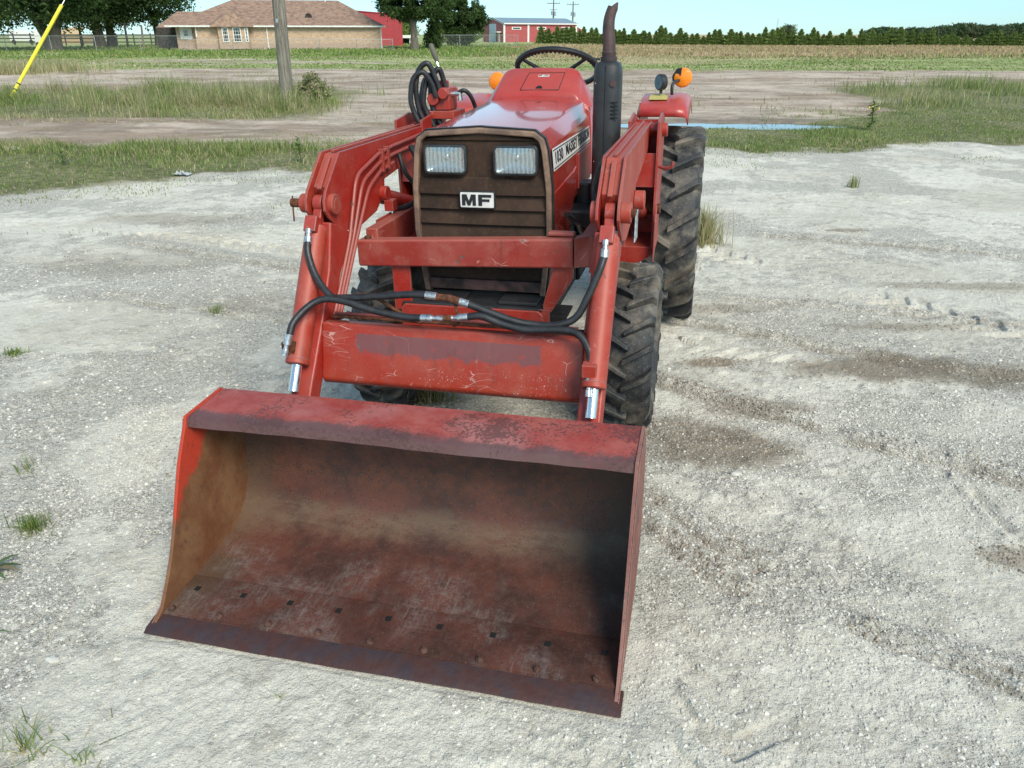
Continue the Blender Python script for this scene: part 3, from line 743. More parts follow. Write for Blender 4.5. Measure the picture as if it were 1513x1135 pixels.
# badge
bx_, bz_ = -.012, 1.055
bd = MB().prism([(x+bx_, 1.312, z+bz_) for x, z in rrect(.138,.064,.006)], (0,.014,0)).build('badge', M['black'], TR, bevel=.001)
MB().prism([(x+bx_, 1.3095, z+bz_) for x, z in rrect(.129,.055,.004)], (0,.003,0)).build('badge_plate', M['sticker'], bd)
Rt = Matrix(((1,0,0,0),(0,0,-1,0),(0,1,0,0),(0,0,0,1)))
def letters_MF():
    m = MB(); y = 1.3075; d = (0,.0022,0); h = .041; z0 = bz_-h/2
    P = lambda pts, ox: m.prism([(bx_+ox+x, y, z0+z) for x, z in pts], d)
    P([(0,0),(.013,0),(.013,.022),(.022,0),(.032,0),(.041,.022),(.041,0),(.054,0),(.054,h),(.036,h),(.027,.017),(.018,h),(0,h)], -.058)
    P([(0,0),(.014,0),(.014,.015),(.043,.015),(.043,.0245),(.014,.0245),(.014,.031),(.050,.031),(.050,h),(0,h)], .006)
    return m
letters_MF().build('badge_letters', M['ink'], bd, smooth=0)

# ---- hood
def hood():
    # cross-section half outlines at stations along y: list of (x,z) from bottom-left over the top to bottom-right
    st = []
    def sec(y, zt, crown, wtop, zsh, wsh, wmid, zmid, zlow, wlow):
        L = [(-wlow,zlow),(-wmid,zmid),(-wmid+.001,(zmid+zsh)/2),(-wsh,zsh),(-wtop-.012,zt-.010),(-wtop+.012,zt),(-wtop*.5,zt+crown*.75),(0,zt+crown)]
        return [(x,y,z) for x, z in L]+[(-x,y,z) for x, z in reversed(L[:-1])]
    st.append(sec(1.345,1.300,.012,.205,1.235,.254,.272,.95,.70,.245))
    st.append(sec(1.40,1.303,.014,.208,1.238,.256,.272,.95,.70,.245))
    st.append(sec(1.72,1.317,.016,.212,1.25,.258,.270,1.0,.70,.245))
    st.append(sec(1.84,1.322,.016,.213,1.253,.258,.270,1.0,.97,.268))
    st.append(sec(2.28,1.338,.018,.218,1.265,.258,.268,1.05,.98,.266))
    return st
st = hood(); n = len(st[0]); vs = [p for s_ in st for p in s_]; fs = []
for i in range(len(st)-1):
    for j in range(n-1): fs.append((i*n+j, i*n+j+1, (i+1)*n+j+1, (i+1)*n+j))
hd = MB().add(vs, fs).build('hood', M['hood'], TR, smooth=28)
sm = hd.modifiers.new('thick', 'SOLIDIFY'); sm.thickness = .006; sm.offset = -1
bv = hd.modifiers.new('bevel', 'BEVEL'); bv.width = .012; bv.segments = 4; bv.limit_method = 'ANGLE'; bv.angle_limit = rad(24); bv.harden_normals = True
# crease ridge along the side panel and hood-panel seam
for s in (-1, 1):
    MB().tube([(s*.2715,1.36,1.075),(s*.271,1.80,1.088),(s*.2695,1.86,1.10)], .0028, 6).build('side_crease', M['hood'], hd)
    MB().prism([(s*.2685,1.90,1.145),(s*.268,2.27,1.145),(s*.269,2.27,.99),(s*.272,1.90,1.0)], (s*.005,0,0)).build('side_panel', M['cowl'], hd, bevel=.002)
# side sticker with the maker's lettering
def sidex(z): return float(np.interp(z, [1.0,1.125,1.25], [.2700,.2695,.2588]))
def side_sheet(y0, y1, zt0, zt1, zb0, zb1, off, th):
    m = MB(); vs = []; n = 20
    for i in range(n+1):
        t = i/n; y = y0+(y1-y0)*t; zt = zt0+(zt1-zt0)*t; zb = zb0+(zb1-zb0)*t
        for z in (zt, (zt+zb)/2, zb): vs += [(sidex(z)+off, y, z), (sidex(z)+off+th, y, z)]
    fs = []
    for i in range(n):
        a = i*6; b2 = a+6
        for q in (0, 2):
            fs += [(a+q, b2+q, b2+q+2, a+q+2), (a+q+1, a+q+3, b2+q+3, b2+q+1)]
        fs += [(a, a+1, b2+1, b2), (a+4, b2+4, b2+5, a+5)]
    fs += [(0,2,3,1),(2,4,5,3)]; a = n*6; fs += [(a, a+1, a+3, a+2), (a+2, a+3, a+5, a+4)]
    return m.add(vs, fs)
for s in (1, -1):
    S_ = Matrix.Scale(s, 4, (1,0,0))
    stk = side_sheet(1.362,2.255,1.236,1.226,1.156,1.158,.0035,.0012).build('side_sticker', M['sticker'], hd, smooth=0, M=S_)
    for zt0, zt1 in ((1.2305,1.221),(1.166,1.1665)):
        side_sheet(1.368,2.25,zt0,zt1,zt0-.004,zt1-.0035,.0049,.0009).build('sticker_line', M['ink'], stk, smooth=0, M=S_)
    if s > 0:
        for body, yc, size, wd_, bold in (('1030', 1.472, .060, .155, .0010), ('MASSEY', 1.755, .058, .27, .0012), ('FERGUSON', 2.075, .058, .31, .0012)):
            tm = text_mesh(body, size, .0006, bold, 1.0, space=1.06); w0 = max(q[0] for q in tm.v)-min(q[0] for q in tm.v); tm.v = [(q[0]*wd_/w0, q[1], q[2]) for q in tm.v]
            zc = 1.1965
            # letters: local x -> +y, local y -> z, facing +x ; follow the slanted side
            tm.v = [(sidex(zc+q[1])+.0056+q[2], yc+q[0], zc+q[1]) for q in tm.v]
            tm.build('lettering', M['ink'], stk, smooth=0)
# ---- cowl / dash
vs = []; fs = []
def cowl_sec(y, zt, wt, wb, r):
    L = [(-wb-.012,1.0),(-wb-.008,1.20),(-wb,min(1.30,zt-.02))]
    zt2 = max(zt, 1.335)
    L += [(-wt-.004,zt2-r),(-wt+r*.3,zt2-r*.3),(-wt+r,zt2)]
    L += [(0,zt2+.004)]
    return [(x,y,z) for x, z in L]+[(-x,y,z) for x, z in reversed(L[:-1])]
cs = [cowl_sec(2.286,1.350,.215,.262,.03), cowl_sec(2.30,1.372,.212,.262,.035), cowl_sec(2.43,1.462,.200,.258,.05), cowl_sec(2.46,1.472,.196,.256,.05), cowl_sec(2.62,1.40,.20,.256,.05)]
n = len(cs[0]); vs = [p for c_ in cs for p in c_]
for i in range(len(cs)-1):
    for j in range(n-1): fs.append((i*n+j, i*n+j+1, (i+1)*n+j+1, (i+1)*n+j))
fs += [tuple(range(n)), tuple((len(cs)-1)*n+j for j in range(n-1,-1,-1))]
cw = MB().add(vs, fs).build('dash_cowl', M['cowl'], TR, bevel=.014, seg=4, smooth=40)
# hatch on the sloped face : local frame
fo = Vector((.02, 2.30, 1.372)); fu = Vector((1,0,0)); fv = Vector((0,.13,.090)).normalized(); fn = Vector((0,-fv.z,fv.y)).normalized()
if fn.y > 0: fn = -fn
def face_pt(u, v, o): return fo+fu*u+fv*v+fn*o
def hatch_frame(u0, u1, u2, u3, v0, v1):
    P = [(u0,v0),(u1,v0),(u2,v1),(u3,v1)]
    m = MB(); pts = [face_pt(u, v, .003) for u, v in P]
    m.tube(pts+[pts[0]], .0016, 6); return m
ht = MB().prism([face_pt(u, v, .0) for u, v in ((-.092,.012),(.088,.012),(.100,.132),(-.070,.132))], fn*.0045).build('hatch', M['cowl'], cw, bevel=.002)
hatch_frame(-.094,.090,.102,-.072,.010,.134).build('hatch_seam', M['recess_shade'], ht)
MB().prism([face_pt(x-.005, z+.018, .0048) for x, z in [(math.cos(a)*.016, math.sin(a)*.020) for a in [math.pi*i/10 for i in range(11)]]], fn*.0012).build('finger_notch', M['recess_shade'], ht, smooth=0)
MB().prism([face_pt(x, z, .0048) for x, z in ((-.022,.103),(.030,.103),(.030,.117),(-.022,.117))], fn*.001).build('hatch_label', M['sticker'], ht, smooth=0)
tm = text_mesh('MF 1030', .014, .0003, .0003)
tm.v = [tuple(face_pt(q[0]+.004, .110+q[1], .0062+q[2])) for q in tm.v]
tm.build('lettering', M['ink'], ht, smooth=0)

# ---- steering wheel
sw_c = Vector((.045,2.63,1.462)); tilt = rad(27)
Rs = Matrix.Translation(sw_c) @ Matrix.Rotation(-tilt, 4, 'X')
m = MB(); ring = []; rr = []
for i in range(121):
    a = 2*math.pi*i/120; ring.append((.203*math.cos(a), .203*math.sin(a), 0)); 
m.tube(ring, .0135, 10, caps=False)
sw = m.build('steering_wheel', M['wheelblack'], TR, M=Rs)
m = MB()
for i in range(60):      # finger grips under the rim
    a = 2*math.pi*i/60; m.sphere((.196*math.cos(a), .196*math.sin(a), -.009), .0085, 6, 4)
m.build('finger_grips', M['wheelblack'], sw, M=Rs)
for ang in (215, 325, 90):
    a = rad(ang); MB().tube([(.199*math.cos(a), .199*math.sin(a), -.002), (.03*math.cos(a), .03*math.sin(a), -.045)], [.008,.011], 8).build('spoke', M['wheelblack'], sw, M=Rs)
MB().lathe([(-.07,.03),(-.05,.042),(-.035,.040),(-.028,.02)], (0,0,0), 'z', 20).build('wheel_hub', M['wheelblack'], sw, M=Rs)
MB().tube([(.045,2.60,1.42),(.045,2.50,1.1)], .025, 12).build('steering_column', M['black'], TR)
MB().tube([(.215,2.62,1.49),(.235,2.60,1.50)], [.011,.013], 8).build('throttle_knob', M['black'], TR)

# ---- muffler and exhaust pipe
mx, my = .388, 1.93
m = MB(); vs = []; fs = []; O_ = rrect(.112,.150,.045,6); n = len(O_)
for z, kx in ((.90,1),(1.455,1),(1.485,.97),(1.505,.85),(1.512,.55)): vs += [(mx+x*kx, my+y*kx, z) for x, y in O_]
for q in range(4):
    for i in range(n): fs.append((q*n+i, q*n+(i+1)%n, (q+1)*n+(i+1)%n, (q+1)*n+i))
fs += [tuple(range(n-1,-1,-1)), tuple(4*n+i for i in range(n))]
mf = MB().add(vs, fs).build('muffler', M['black'], TR, smooth=50)
MB().box(mx-.002,mx+.003,my-.080,my-.070,.90,1.50).build('shield_seam', M['black'], mf, bevel=.002)
MB().lathe([(-.006,.013),(-.002,.012),(0,.004)], (mx+.030,my-.073,1.43), 'y', 14).build('shield_screw', M['pipe'], mf)
for i in range(5): MB().box(mx+.022, mx+.052, my-.0765, my-.0705, 1.355-i*.015, 1.360-i*.015).build('louvre', M['recess_shade'], mf)
for zz in (1.43, 1.12): MB().sphere((mx-.042, my-.058, zz), .005, 8, 6).build('rivet', M['chrome'], mf)
# pipe
pp = [(.388,1.93,1.50),(.388,1.93,1.57),(.384,1.93,1.62),(.384,1.935,1.66),(.390,1.94,1.69),(.398,1.945,1.712)]
P_ = spline(pp, 6); m = MB(); m.tube(P_, [.0275-.006*min(1,i/len(P_)*1.2) for i in range(len(P_))], 20, caps=False)
# slanted cut: pull the last ring into a point
seg = 20; last = len(m.v)-seg
for k_ in range(seg):
    p = Vector(m.v[last+k_]); rel = p.x-P_[-1].x; m.v[last+k_] = (p.x, p.y, p.z+rel*1.1)
xp = m.build('exhaust_pipe', M['pipe'], mf); s_ = xp.modifiers.new('thick', 'SOLIDIFY'); s_.thickness = .002
MB().lathe([(1.508,.034),(1.528,.034),(1.530,.028),(1.545,.030),(1.550,.026)], (.388,1.93,0), 'z', 24).build('pipe_clamp', M['pipe'], mf)
MB().box(.335,.352,1.925,1.935,1.515,1.524).build('clamp_ear', M['pipe'], mf, bevel=.001)

# ---- engine, chassis, axles
en = MB(); en.box(-.20,.20,1.42,2.35,.45,1.00); en.box(-.16,.16,1.35,3.45,.40,.70); en.box(-.22,.22,2.35,3.5,.45,.78)
en.box(-.23,.23,1.40,1.46,.70,1.24)
e = en.build('engine', M['engine'], TR, bevel=.015)
MB().cyl((.30,1.98,.80),(.30,1.98,1.02), .055, 20).build('oil_filter', M['black'], e, bevel=.006)
MB().box(.225,.36,1.78,2.05,.86,.93).build('intake_box', M['black'], e, bevel=.012)
MB().tube(spline([(.28,1.60,.95),(.31,1.68,.90),(.30,1.78,.86),(.30,1.9,.80)]), .012, 8).build('radiator_hose', M['hose'], e)
MB().tube([(-.46,1.73,.36),(.46,1.73,.36)], .05, 16).build('front_axle', M['engine'], TR)
MB().prism([(-.28,1.65,.50),(.28,1.65,.50),(.20,1.65,.34),(-.20,1.65,.34)], (0,.16,0)).build('axle_support', M['engine'], TR, bevel=.01)
MB().tube([(-.55,3.28,.54),(.55,3.28,.54)], .09, 18).build('rear_axle', M['engine'], TR)
# tuft of dry grass caught on the axle is added later as its own thing

# ---- wheels
def wheel(cx, cy, R, W, nl, lug, name, side):
    """tyre around x axis; tread lugs in chevrons; apex leading downwards at the front"""
    rimR = R*.55; hw = W/2
    base = R-lug
    prof = [(-hw*.62,rimR),(-hw*.86,rimR+.02),(-hw*.99,rimR+(base-rimR)*.45),(-hw*.985,rimR+(base-rimR)*.72),(-hw*.90,base-.022),(-hw*.80,base-.008),(-hw*.4,base),(0,base+.002)]
    prof = prof+[(-a, r) for a, r in reversed(prof[:-1])]
    tx = [p[0] for p in prof[4:11]]; tr = [p[1] for p in prof[4:11]]
    c = Vector((cx, cy, R-.012))
    rim = MB(); rim.lathe([(-hw*.60,rimR*.97),(-hw*.62,rimR+.012),(-hw*.5,rimR+.008),(-hw*.4,rimR*.86),(hw*.35,rimR*.84),(hw*.5,rimR+.008),(hw*.62,rimR+.012),(hw*.60,rimR*.97),(hw*.35,rimR*.78),(hw*.30,.10),(hw*.5,.07),(hw*.5,.02),(-hw*.3,.02),(-hw*.3,.10),(-hw*.42,rimR*.80)], c, 'x', 40, closed=True)
    root = rim.build(name, M['rim'], TR)
    MB().lathe(prof, c, 'x', 72, closed=True).build('tyre', M['rubber'], root, smooth=50)
    m = MB(); rg = np.random.default_rng(5)
    for sd_ in (-1, 1):
        for i in range(nl):
            a0 = 2*math.pi*(i+(.5 if sd_ > 0 else 0))/nl
            ns = 8; x_in = -.012*sd_; x_out = sd_*hw*1.01
            sweep = .62*math.pi*2/nl
            wid = 2*math.pi/nl*.105
            rings = []
            for q in range(ns+1):
                t = q/ns; x = x_in+(x_out-x_in)*t
                # at the front of the wheel (angle pointing -y) the centre is low, the shoulder is high
                ang = a0+sweep*(t**1.05)
                ww = wid*(.80+.35*t)*(1.0 if t < .9 else 1.1)
                rb = float(np.interp(x, tx, tr)) if abs(x) <= abs(tx[-1]) else tr[0]-(abs(x)-abs(tx[-1]))*1.2
                top = R-(.006 if t > .8 else 0)-(max(0, t-.9)*.25)-.003*(t < .1)
                top = max(top, rb+.004)
                ring_ = []
                for da, rr_ in ((-ww*1.35,rb-.006),(-ww,top),(ww,top),(ww*1.35,rb-.006)):
                    a = ang+da
                    # angle convention: front (toward -y) = pi ; going up = decreasing
                    yy = math.cos(math.pi-a)*rr_; zz = math.sin(math.pi-a)*rr_
                    ring_.append((cx+x, cy+yy, c.z+zz))
                rings.append(ring_)
            vs = [p for r_ in rings for p in r_]; fs = []
            for q in range(ns):
                for j in range(3): fs.append((q*4+j, q*4+j+1, (q+1)*4+j+1, (q+1)*4+j))
            fs += [(0,1,2,3), (ns*4+3, ns*4+2, ns*4+1, ns*4)]
            m.add(vs, fs)
    m.build('tread', M['rubber'], root, bevel=.004, seg=2)
    return root
for s in (-1, 1):
    wheel(s*.642, 3.28, .568, .30, 20, .046, 'rear_wheel', s)
    wheel(s*.555, 1.73, .365, .215, 19, .034, 'front_wheel', s)

# ---- fenders, lamps
for s in (-1, 1):
    prof = [(2.985,1.200),(2.988,1.232),(3.005,1.250),(3.08,1.272),(3.30,1.302),(3.55,1.29),(3.72,1.23)]
    vs = []; fs = []; xs = [.415,.430,.62,.665,.688,.695]; dz = [-.03,-.004,0,-.006,-.03,-.075]
    for y, z in prof:
        for x, d_ in zip(xs, dz): vs.append((s*x, y+(.02 if d_ < -.02 else 0), z+d_*(1 if z > 1.2 else .3)))
    n = len(xs)
    for i in range(len(prof)-1):
        for j in range(n-1): fs.append((i*n+j, i*n+j+1, (i+1)*n+j+1, (i+1)*n+j))
    fe = MB().add(vs, fs).build('fender', M['cowl'], TR, smooth=60)
    sf = fe.modifiers.new('thick', 'SOLIDIFY'); sf.thickness = .006
    MB().box(s*.43-.004, s*.43+.004, 3.02, 3.6, .70, 1.27).build('fender_side', M['cowl'], fe, bevel=.002)
    if s > 0:
        MB().prism([(s*.47,3.10,1.2800),(s*.57,3.10,1.2800),(s*.57,3.24,1.2990),(s*.47,3.24,1.2990)], (0,0,.002)).build('warning_decal', M['yellow_decal'], fe, smooth=0)
    # turn lamp: amber both faces, dark half shell, bent stalk
    lc = Vector((s*.640,3.30,1.384)) if s > 0 else Vector((-.485,3.45,1.365))
    m = MB(); m.lathe([(-.034,.002),(-.032,.028),(-.024,.046),(-.010,.053),(.012,.053),(.026,.046),(.034,.028),(.036,.002)], lc, 'y', 28)
    la = m.build('turn_lamp', M['amber'], TR)
    sp_ = -1 if s > 0 else 1
    if s > 0: MB().prism([(lc.x+sp_*.006, lc.y-.037, lc.z+.055), (lc.x+sp_*.035, lc.y-.030, lc.z+.048), (lc.x+sp_*.060, lc.y-.012, lc.z+.010), (lc.x+sp_*.058, lc.y-.012, lc.z-.020), (lc.x+sp_*.030, lc.y-.03, lc.z-.005), (lc.x+sp_*.010, lc.y-.036, lc.z+.012)], (0,.02,0)).build('lamp_shell', M['black'], la, bevel=.004)
    MB().tube(spline([(lc.x+sp_*.05,3.20,1.30),(lc.x+sp_*.052,3.19,1.34),(lc.x+sp_*.042,3.21,1.365),(lc.x+sp_*.02,3.26,1.37)] if s > 0 else [(lc.x+.06,lc.y,1.28),(lc.x+.05,lc.y,1.36)]), .009, 8).build('lamp_stalk', M['black'], la)
    if s > 0:
        wc = Vector((.528,3.20,1.365)); m = MB(); WM = Matrix.Translation(wc) @ Matrix.Rotation(rad(38), 4, 'Z'); m.lathe([(-.020,.040),(-.014,.044),(.014,.042),(.022,.030)], (0,0,0), 'x', 24)
        wl = m.build('work_lamp', M['black'], TR, bevel=.002, M=WM)
        MB().lathe([(-.0215,.037),(-.0205,.037)], (0,0,0), 'x', 24).build('lamp_glass', M['pane_blue'], wl, M=WM)
        MB().box(wc.x-.008, wc.x+.008, 3.19, 3.21, 1.305, 1.325).build('lamp_bracket', M['black'], wl)
# ---- seat (mostly behind the cowl)
m = MB(); m.prism_x([(2.98,.98),(3.36,.96),(3.44,1.26),(3.38,1.27),(3.30,1.05),(2.98,1.05)], -.20, .20); m.build('seat', M['black'], TR, bevel=.03, seg=3)

# ---- loader control valve with coiled hoses on the left
vr = MB(); vr.box(-.475,-.385,2.18,2.30,1.30,1.40); vr.cyl((-.46,2.15,1.35),(-.46,2.33,1.35), .028, 18); vr.cyl((-.41,2.15,1.375),(-.41,2.33,1.375), .026, 18); vr.cyl((-.43,2.24,1.38),(-.43,2.24,1.43), .025, 14)
v = vr.build('control_valve', M['loader_side'], TR, bevel=.006)
MB().box(-.52,-.36,2.16,2.34,1.262,1.298).build('valve_bracket', M['loader'], v, bevel=.004)
MB().tube([(-.425,2.24,1.41),(-.462,2.26,1.50),(-.472,2.265,1.525)], .0055, 8).build('lever_rod', M['chrome'], v)
MB().tube([(-.463,2.261,1.510),(-.472,2.264,1.53),(-.492,2.27,1.580),(-.495,2.271,1.588)], [.008,.013,.013,.008], 12).build('lever_grip', simple('grip_olive', (.10,.09,.07), .7), v)
MB().tube([(-.385,2.22,1.37),(-.345,2.22,1.372),(-.345,2.22,1.34)], .013, 10).build('elbow_fitting', M['fitting'], v)
hose([(-.36,2.22,1.37),(-.325,2.22,1.385),(-.30,2.24,1.36),(-.285,2.27,1.30),(-.28,2.3,1.22)], v, .010)
for i, (x0, top, x1) in enumerate(((-.545,1.47,-.455),(-.525,1.505,-.435),(-.50,1.455,-.47),(-.47,1.48,-.415),(-.53,1.44,-.50))):
    y = 2.12+.022*i
    hose([(x1+.015,y+.03,1.36),(x1,y+.02,1.42),((x0+x1)/2+.012,y,top),(x0+.012,y-.01,top-.03),(x0-.004,y-.015,top-.11),(x0+.005,y-.01,1.30),(x0+.04,y,1.22),(x0+.055,y+.02,1.14)], v, .0125)

# =================================================================== GROUND
PIN = [TMI[0][0], TMI[0][1], TMI[0][2], TMI[0][3]]
def loc_x(x, y): return TMI[0][0]*x+TMI[0][1]*y+TMI[0][3]
def loc_y(x, y): return TMI[1][0]*x+TMI[1][1]*y+TMI[1][3]
def gravel_edge(x): return np.interp(x, [-40,-14,-5.7,-3.8,-2.5,0,3,5,9,14,40], [1.5,4.6,8.7,9.8,10.4,11.2,12.1,12.3,13.6,14.6,17])
def seg_d(x, y, a, b):
    ax, ay = a; bx, by = b; L = (bx-ax)**2+(by-ay)**2
    t = np.clip(((x-ax)*(bx-ax)+(y-ay)*(by-ay))/L, 0, 1); px = ax+t*(bx-ax); py = ay+t*(by-ay)
    return np.hypot(x-px, y-py), t, ((x-ax)*(by-ay)-(y-ay)*(bx-ax))/math.sqrt(L)
RIDGES = [((.70,3.66),(1.42,3.01),.020,.055),((1.42,3.01),(2.25,2.46),.026,.06),((2.25,2.46),(3.2,1.9),.018,.05),
    ((.46,2.42),(.76,1.92),.013,.05),((.52,2.50),(.86,2.04),.010,.04),((1.00,1.83),(1.40,1.52),.012,.03),((1.06,1.80),(1.5,1.55),.009,.03),
    ((.9,4.6),(2.2,3.75),.016,.06),((2.2,3.75),(3.6,3.3),.012,.05),((1.3,5.0),(3.6,4.2),.010,.05),
    ((-3.4,6.6),(-1.4,5.7),.012,.08),((-3.0,5.2),(-1.3,4.6),.010,.07),((2.0,6.9),(5.2,5.6),.012,.09)]
PATCH = [(1.98,3.70,.52,.22,1.0),(2.6,3.58,.5,.20,.9),(.88,2.88,.34,.20,1.0),(.66,3.05,.26,.16,.8),(1.15,3.25,.3,.10,.6),(1.07,3.81,.15,.07,1.0),(1.35,4.7,.5,.10,.5),(3.2,5.2,.7,.12,.5),(-3.2,7.4,.9,.25,.45),(1.72,2.10,.16,.07,.7),(2.3,4.35,.45,.08,.5),(-.75,2.05,.22,.16,.45),
    (3.0,6.9,.16,.06,.8),(-1.75,4.9,.5,.25,.35),(-2.9,5.9,.8,.35,.35),(-1.25,2.9,.3,.2,.3)]
def ground_h(x, y):
    d = np.hypot(x-.1, y-3.2); lx = loc_x(x, y)
    z = .01913*np.clip(lx, -1.6, 1.6)*sstep(4.2, 2.2, d)
    far = sstep(1.5, 4.0, np.hypot(loc_x(x, y), np.clip(np.abs(loc_y(x, y)-1.7)-1.7, 0, None)))
    z = z+.022*fbm(x*.35, y*.35, 3, 3)*far
    z = z+.014*fbm(x*1.7, y*1.7, 5, 9)*(0.35+.65*sstep(.9, 1.5, np.abs(lx)))
    nw = fbm(x*5, y*5, 3, 21); n2 = fbm(x*16, y*16, 3, 33)
    for a, b, h, wd in RIDGES:
        dd, t, sg = seg_d(x+.035*nw, y+.035*fbm(x*4+7, y*4, 3, 5), a, b)
        fade = sstep(0, .1, t)*sstep(1, .9, t)
        z = z+1.5*fade*(h*np.exp(-(dd/wd)**2)*(1+.8*n2)-h*1.0*np.exp(-((sg-wd*1.1)/(wd*.55))**2)*(dd < wd*3))*.8
    # old tyre prints: rows of slanting bars
    for a, b, wd in (((.9,4.1),(4.2,3.1),.16),((1.3,6.6),(4.0,2.6),.17),((-.9,6.0),(-4.5,7.2),.17),((1.0,3.2),(.5,1.2),.15),((1.3,5.6),(1.9,9.5),.16)):
        dd, t, sg = seg_d(x+.03*nw, y+.03*nw, a, b); L = math.hypot(b[0]-a[0], b[1]-a[1])
        bars = sstep(.05, .35, np.sin((t*L+np.abs(sg)*.8)*2*math.pi/.15))*sstep(wd, wd*.75, dd)
        keep = sstep(-.05, .25, fbm(x*1.3+3, y*1.3, 3, 44))
        z = z+(bars*.020-.009*sstep(wd*1.1, wd*.8, dd))*keep
    # gouge
    dd, t, sg = seg_d(x, y, (1.76,2.50), (1.75,2.27)); z = z-.02*np.exp(-(dd/.022)**2)+.010*np.exp(-((sg-.04)/.02)**2)*(dd < .12)
    # churned lumps
    lump = sstep(.10, .5, fbm(x*2.2, y*2.2, 3, 77)); z = z+lump*.020*np.abs(fbm(x*12, y*12, 4, 61))
    z = z+.0035*fbm(x*40, y*40, 3, 90)*sstep(9, 5, np.hypot(x, y))
    ly = loc_y(x, y); bk = sstep(.80, .74, np.abs(lx))*sstep(-.035, -.012, ly)*sstep(.75, .68, ly); zr_ = .01913*lx; z = z*(1-bk)+(zr_-.006)*bk
    bk2 = sstep(.95, .78, np.abs(lx))*sstep(-.14, -.03, ly)*sstep(.9, .7, ly); z = z*(1-.7*bk2)+np.minimum(z, zr_)*.7*bk2
    # puddle hollow, softly rolling far ground
    pd = np.hypot((x-3.9)/2.6, (y-15.65)/.62)+.35*fbm(x*1.1, y*2.0, 4, 55); z = z-.08*sstep(1.35, .45, pd)
    e = y-gravel_edge(x); z = z+.05*sstep(0, 6, e)*fbm(x*.25, y*.5, 3, 12)+.03*sstep(.3, 4, e)
    z = z+.10*sstep(25, 60, y)*fbm(x*.05, y*.08, 3, 15)
    # rutted tracks in the dirt beyond
    z = z+.05*sstep(17, 20, y)*sstep(40, 34, y)*fbm(x*.12, y*.9, 4, 19)
    return z
def zones(x, y):
    n = fbm(x*.45, y*.45, 4, 101); nb = fbm(x*1.6, y*1.6, 4, 102); ns = fbm(x*.10, y*.6, 4, 103)
    e = y-gravel_edge(x)+1.0*n*1.0+.5*nb
    offg = sstep(-.25, .25, e)
    gL = offg*sstep(-1.3, -2.6, x+.8*n)*sstep(13.1, 12.4, y+.5*n)
    gR = offg*sstep(1.4, 2.6, x+.5*n)*sstep(15.1, 14.6, y-np.interp(x,[2,6,9],[-.2,1.2,3.5])+.5*n)
    wL = sstep(-3.6, -5.2, x+.7*n)*sstep(16.3, 16.9, y+.3*n)*sstep(26.0, 24.2, y+1.0*n)
    wR = sstep(7.6, 9.2, x-(y-16)*.15+1.0*n)*sstep(15.6, 16.6, y)*sstep(29, 25, y+1.2*n-np.clip(x-12,0,20)*.5)
    sp = .55*sstep(4.5, 7, x)*sstep(14, 15, y)*sstep(20, 17, y)*sstep(-.15, .3, nb)
    fld = sstep(39.0, 41.5, y+2.0*n-np.clip(-x, 0, 30)*.12)
    strip = sstep(48, 49.5, y+2*ns*3)*sstep(55, 53, y+2*ns*3)*sstep(-5, -9, x)*.9
    brown = sstep(50, 66, y+12*fbm(x*.04, y*.05, 3, 5))*sstep(-4, 5, x+4*fbm(x*.1, y*.1, 3, 6)-(y-75)*.05)
    mown = .5*sstep(.05, .5, ns)*sstep(26, 30, y)*sstep(-8, -16, x)
    g = np.clip(np.maximum.reduce([gL, gR, wL, wR, sp, fld*(1-strip), mown]), 0, 1)
    return g, offg, brown*fld
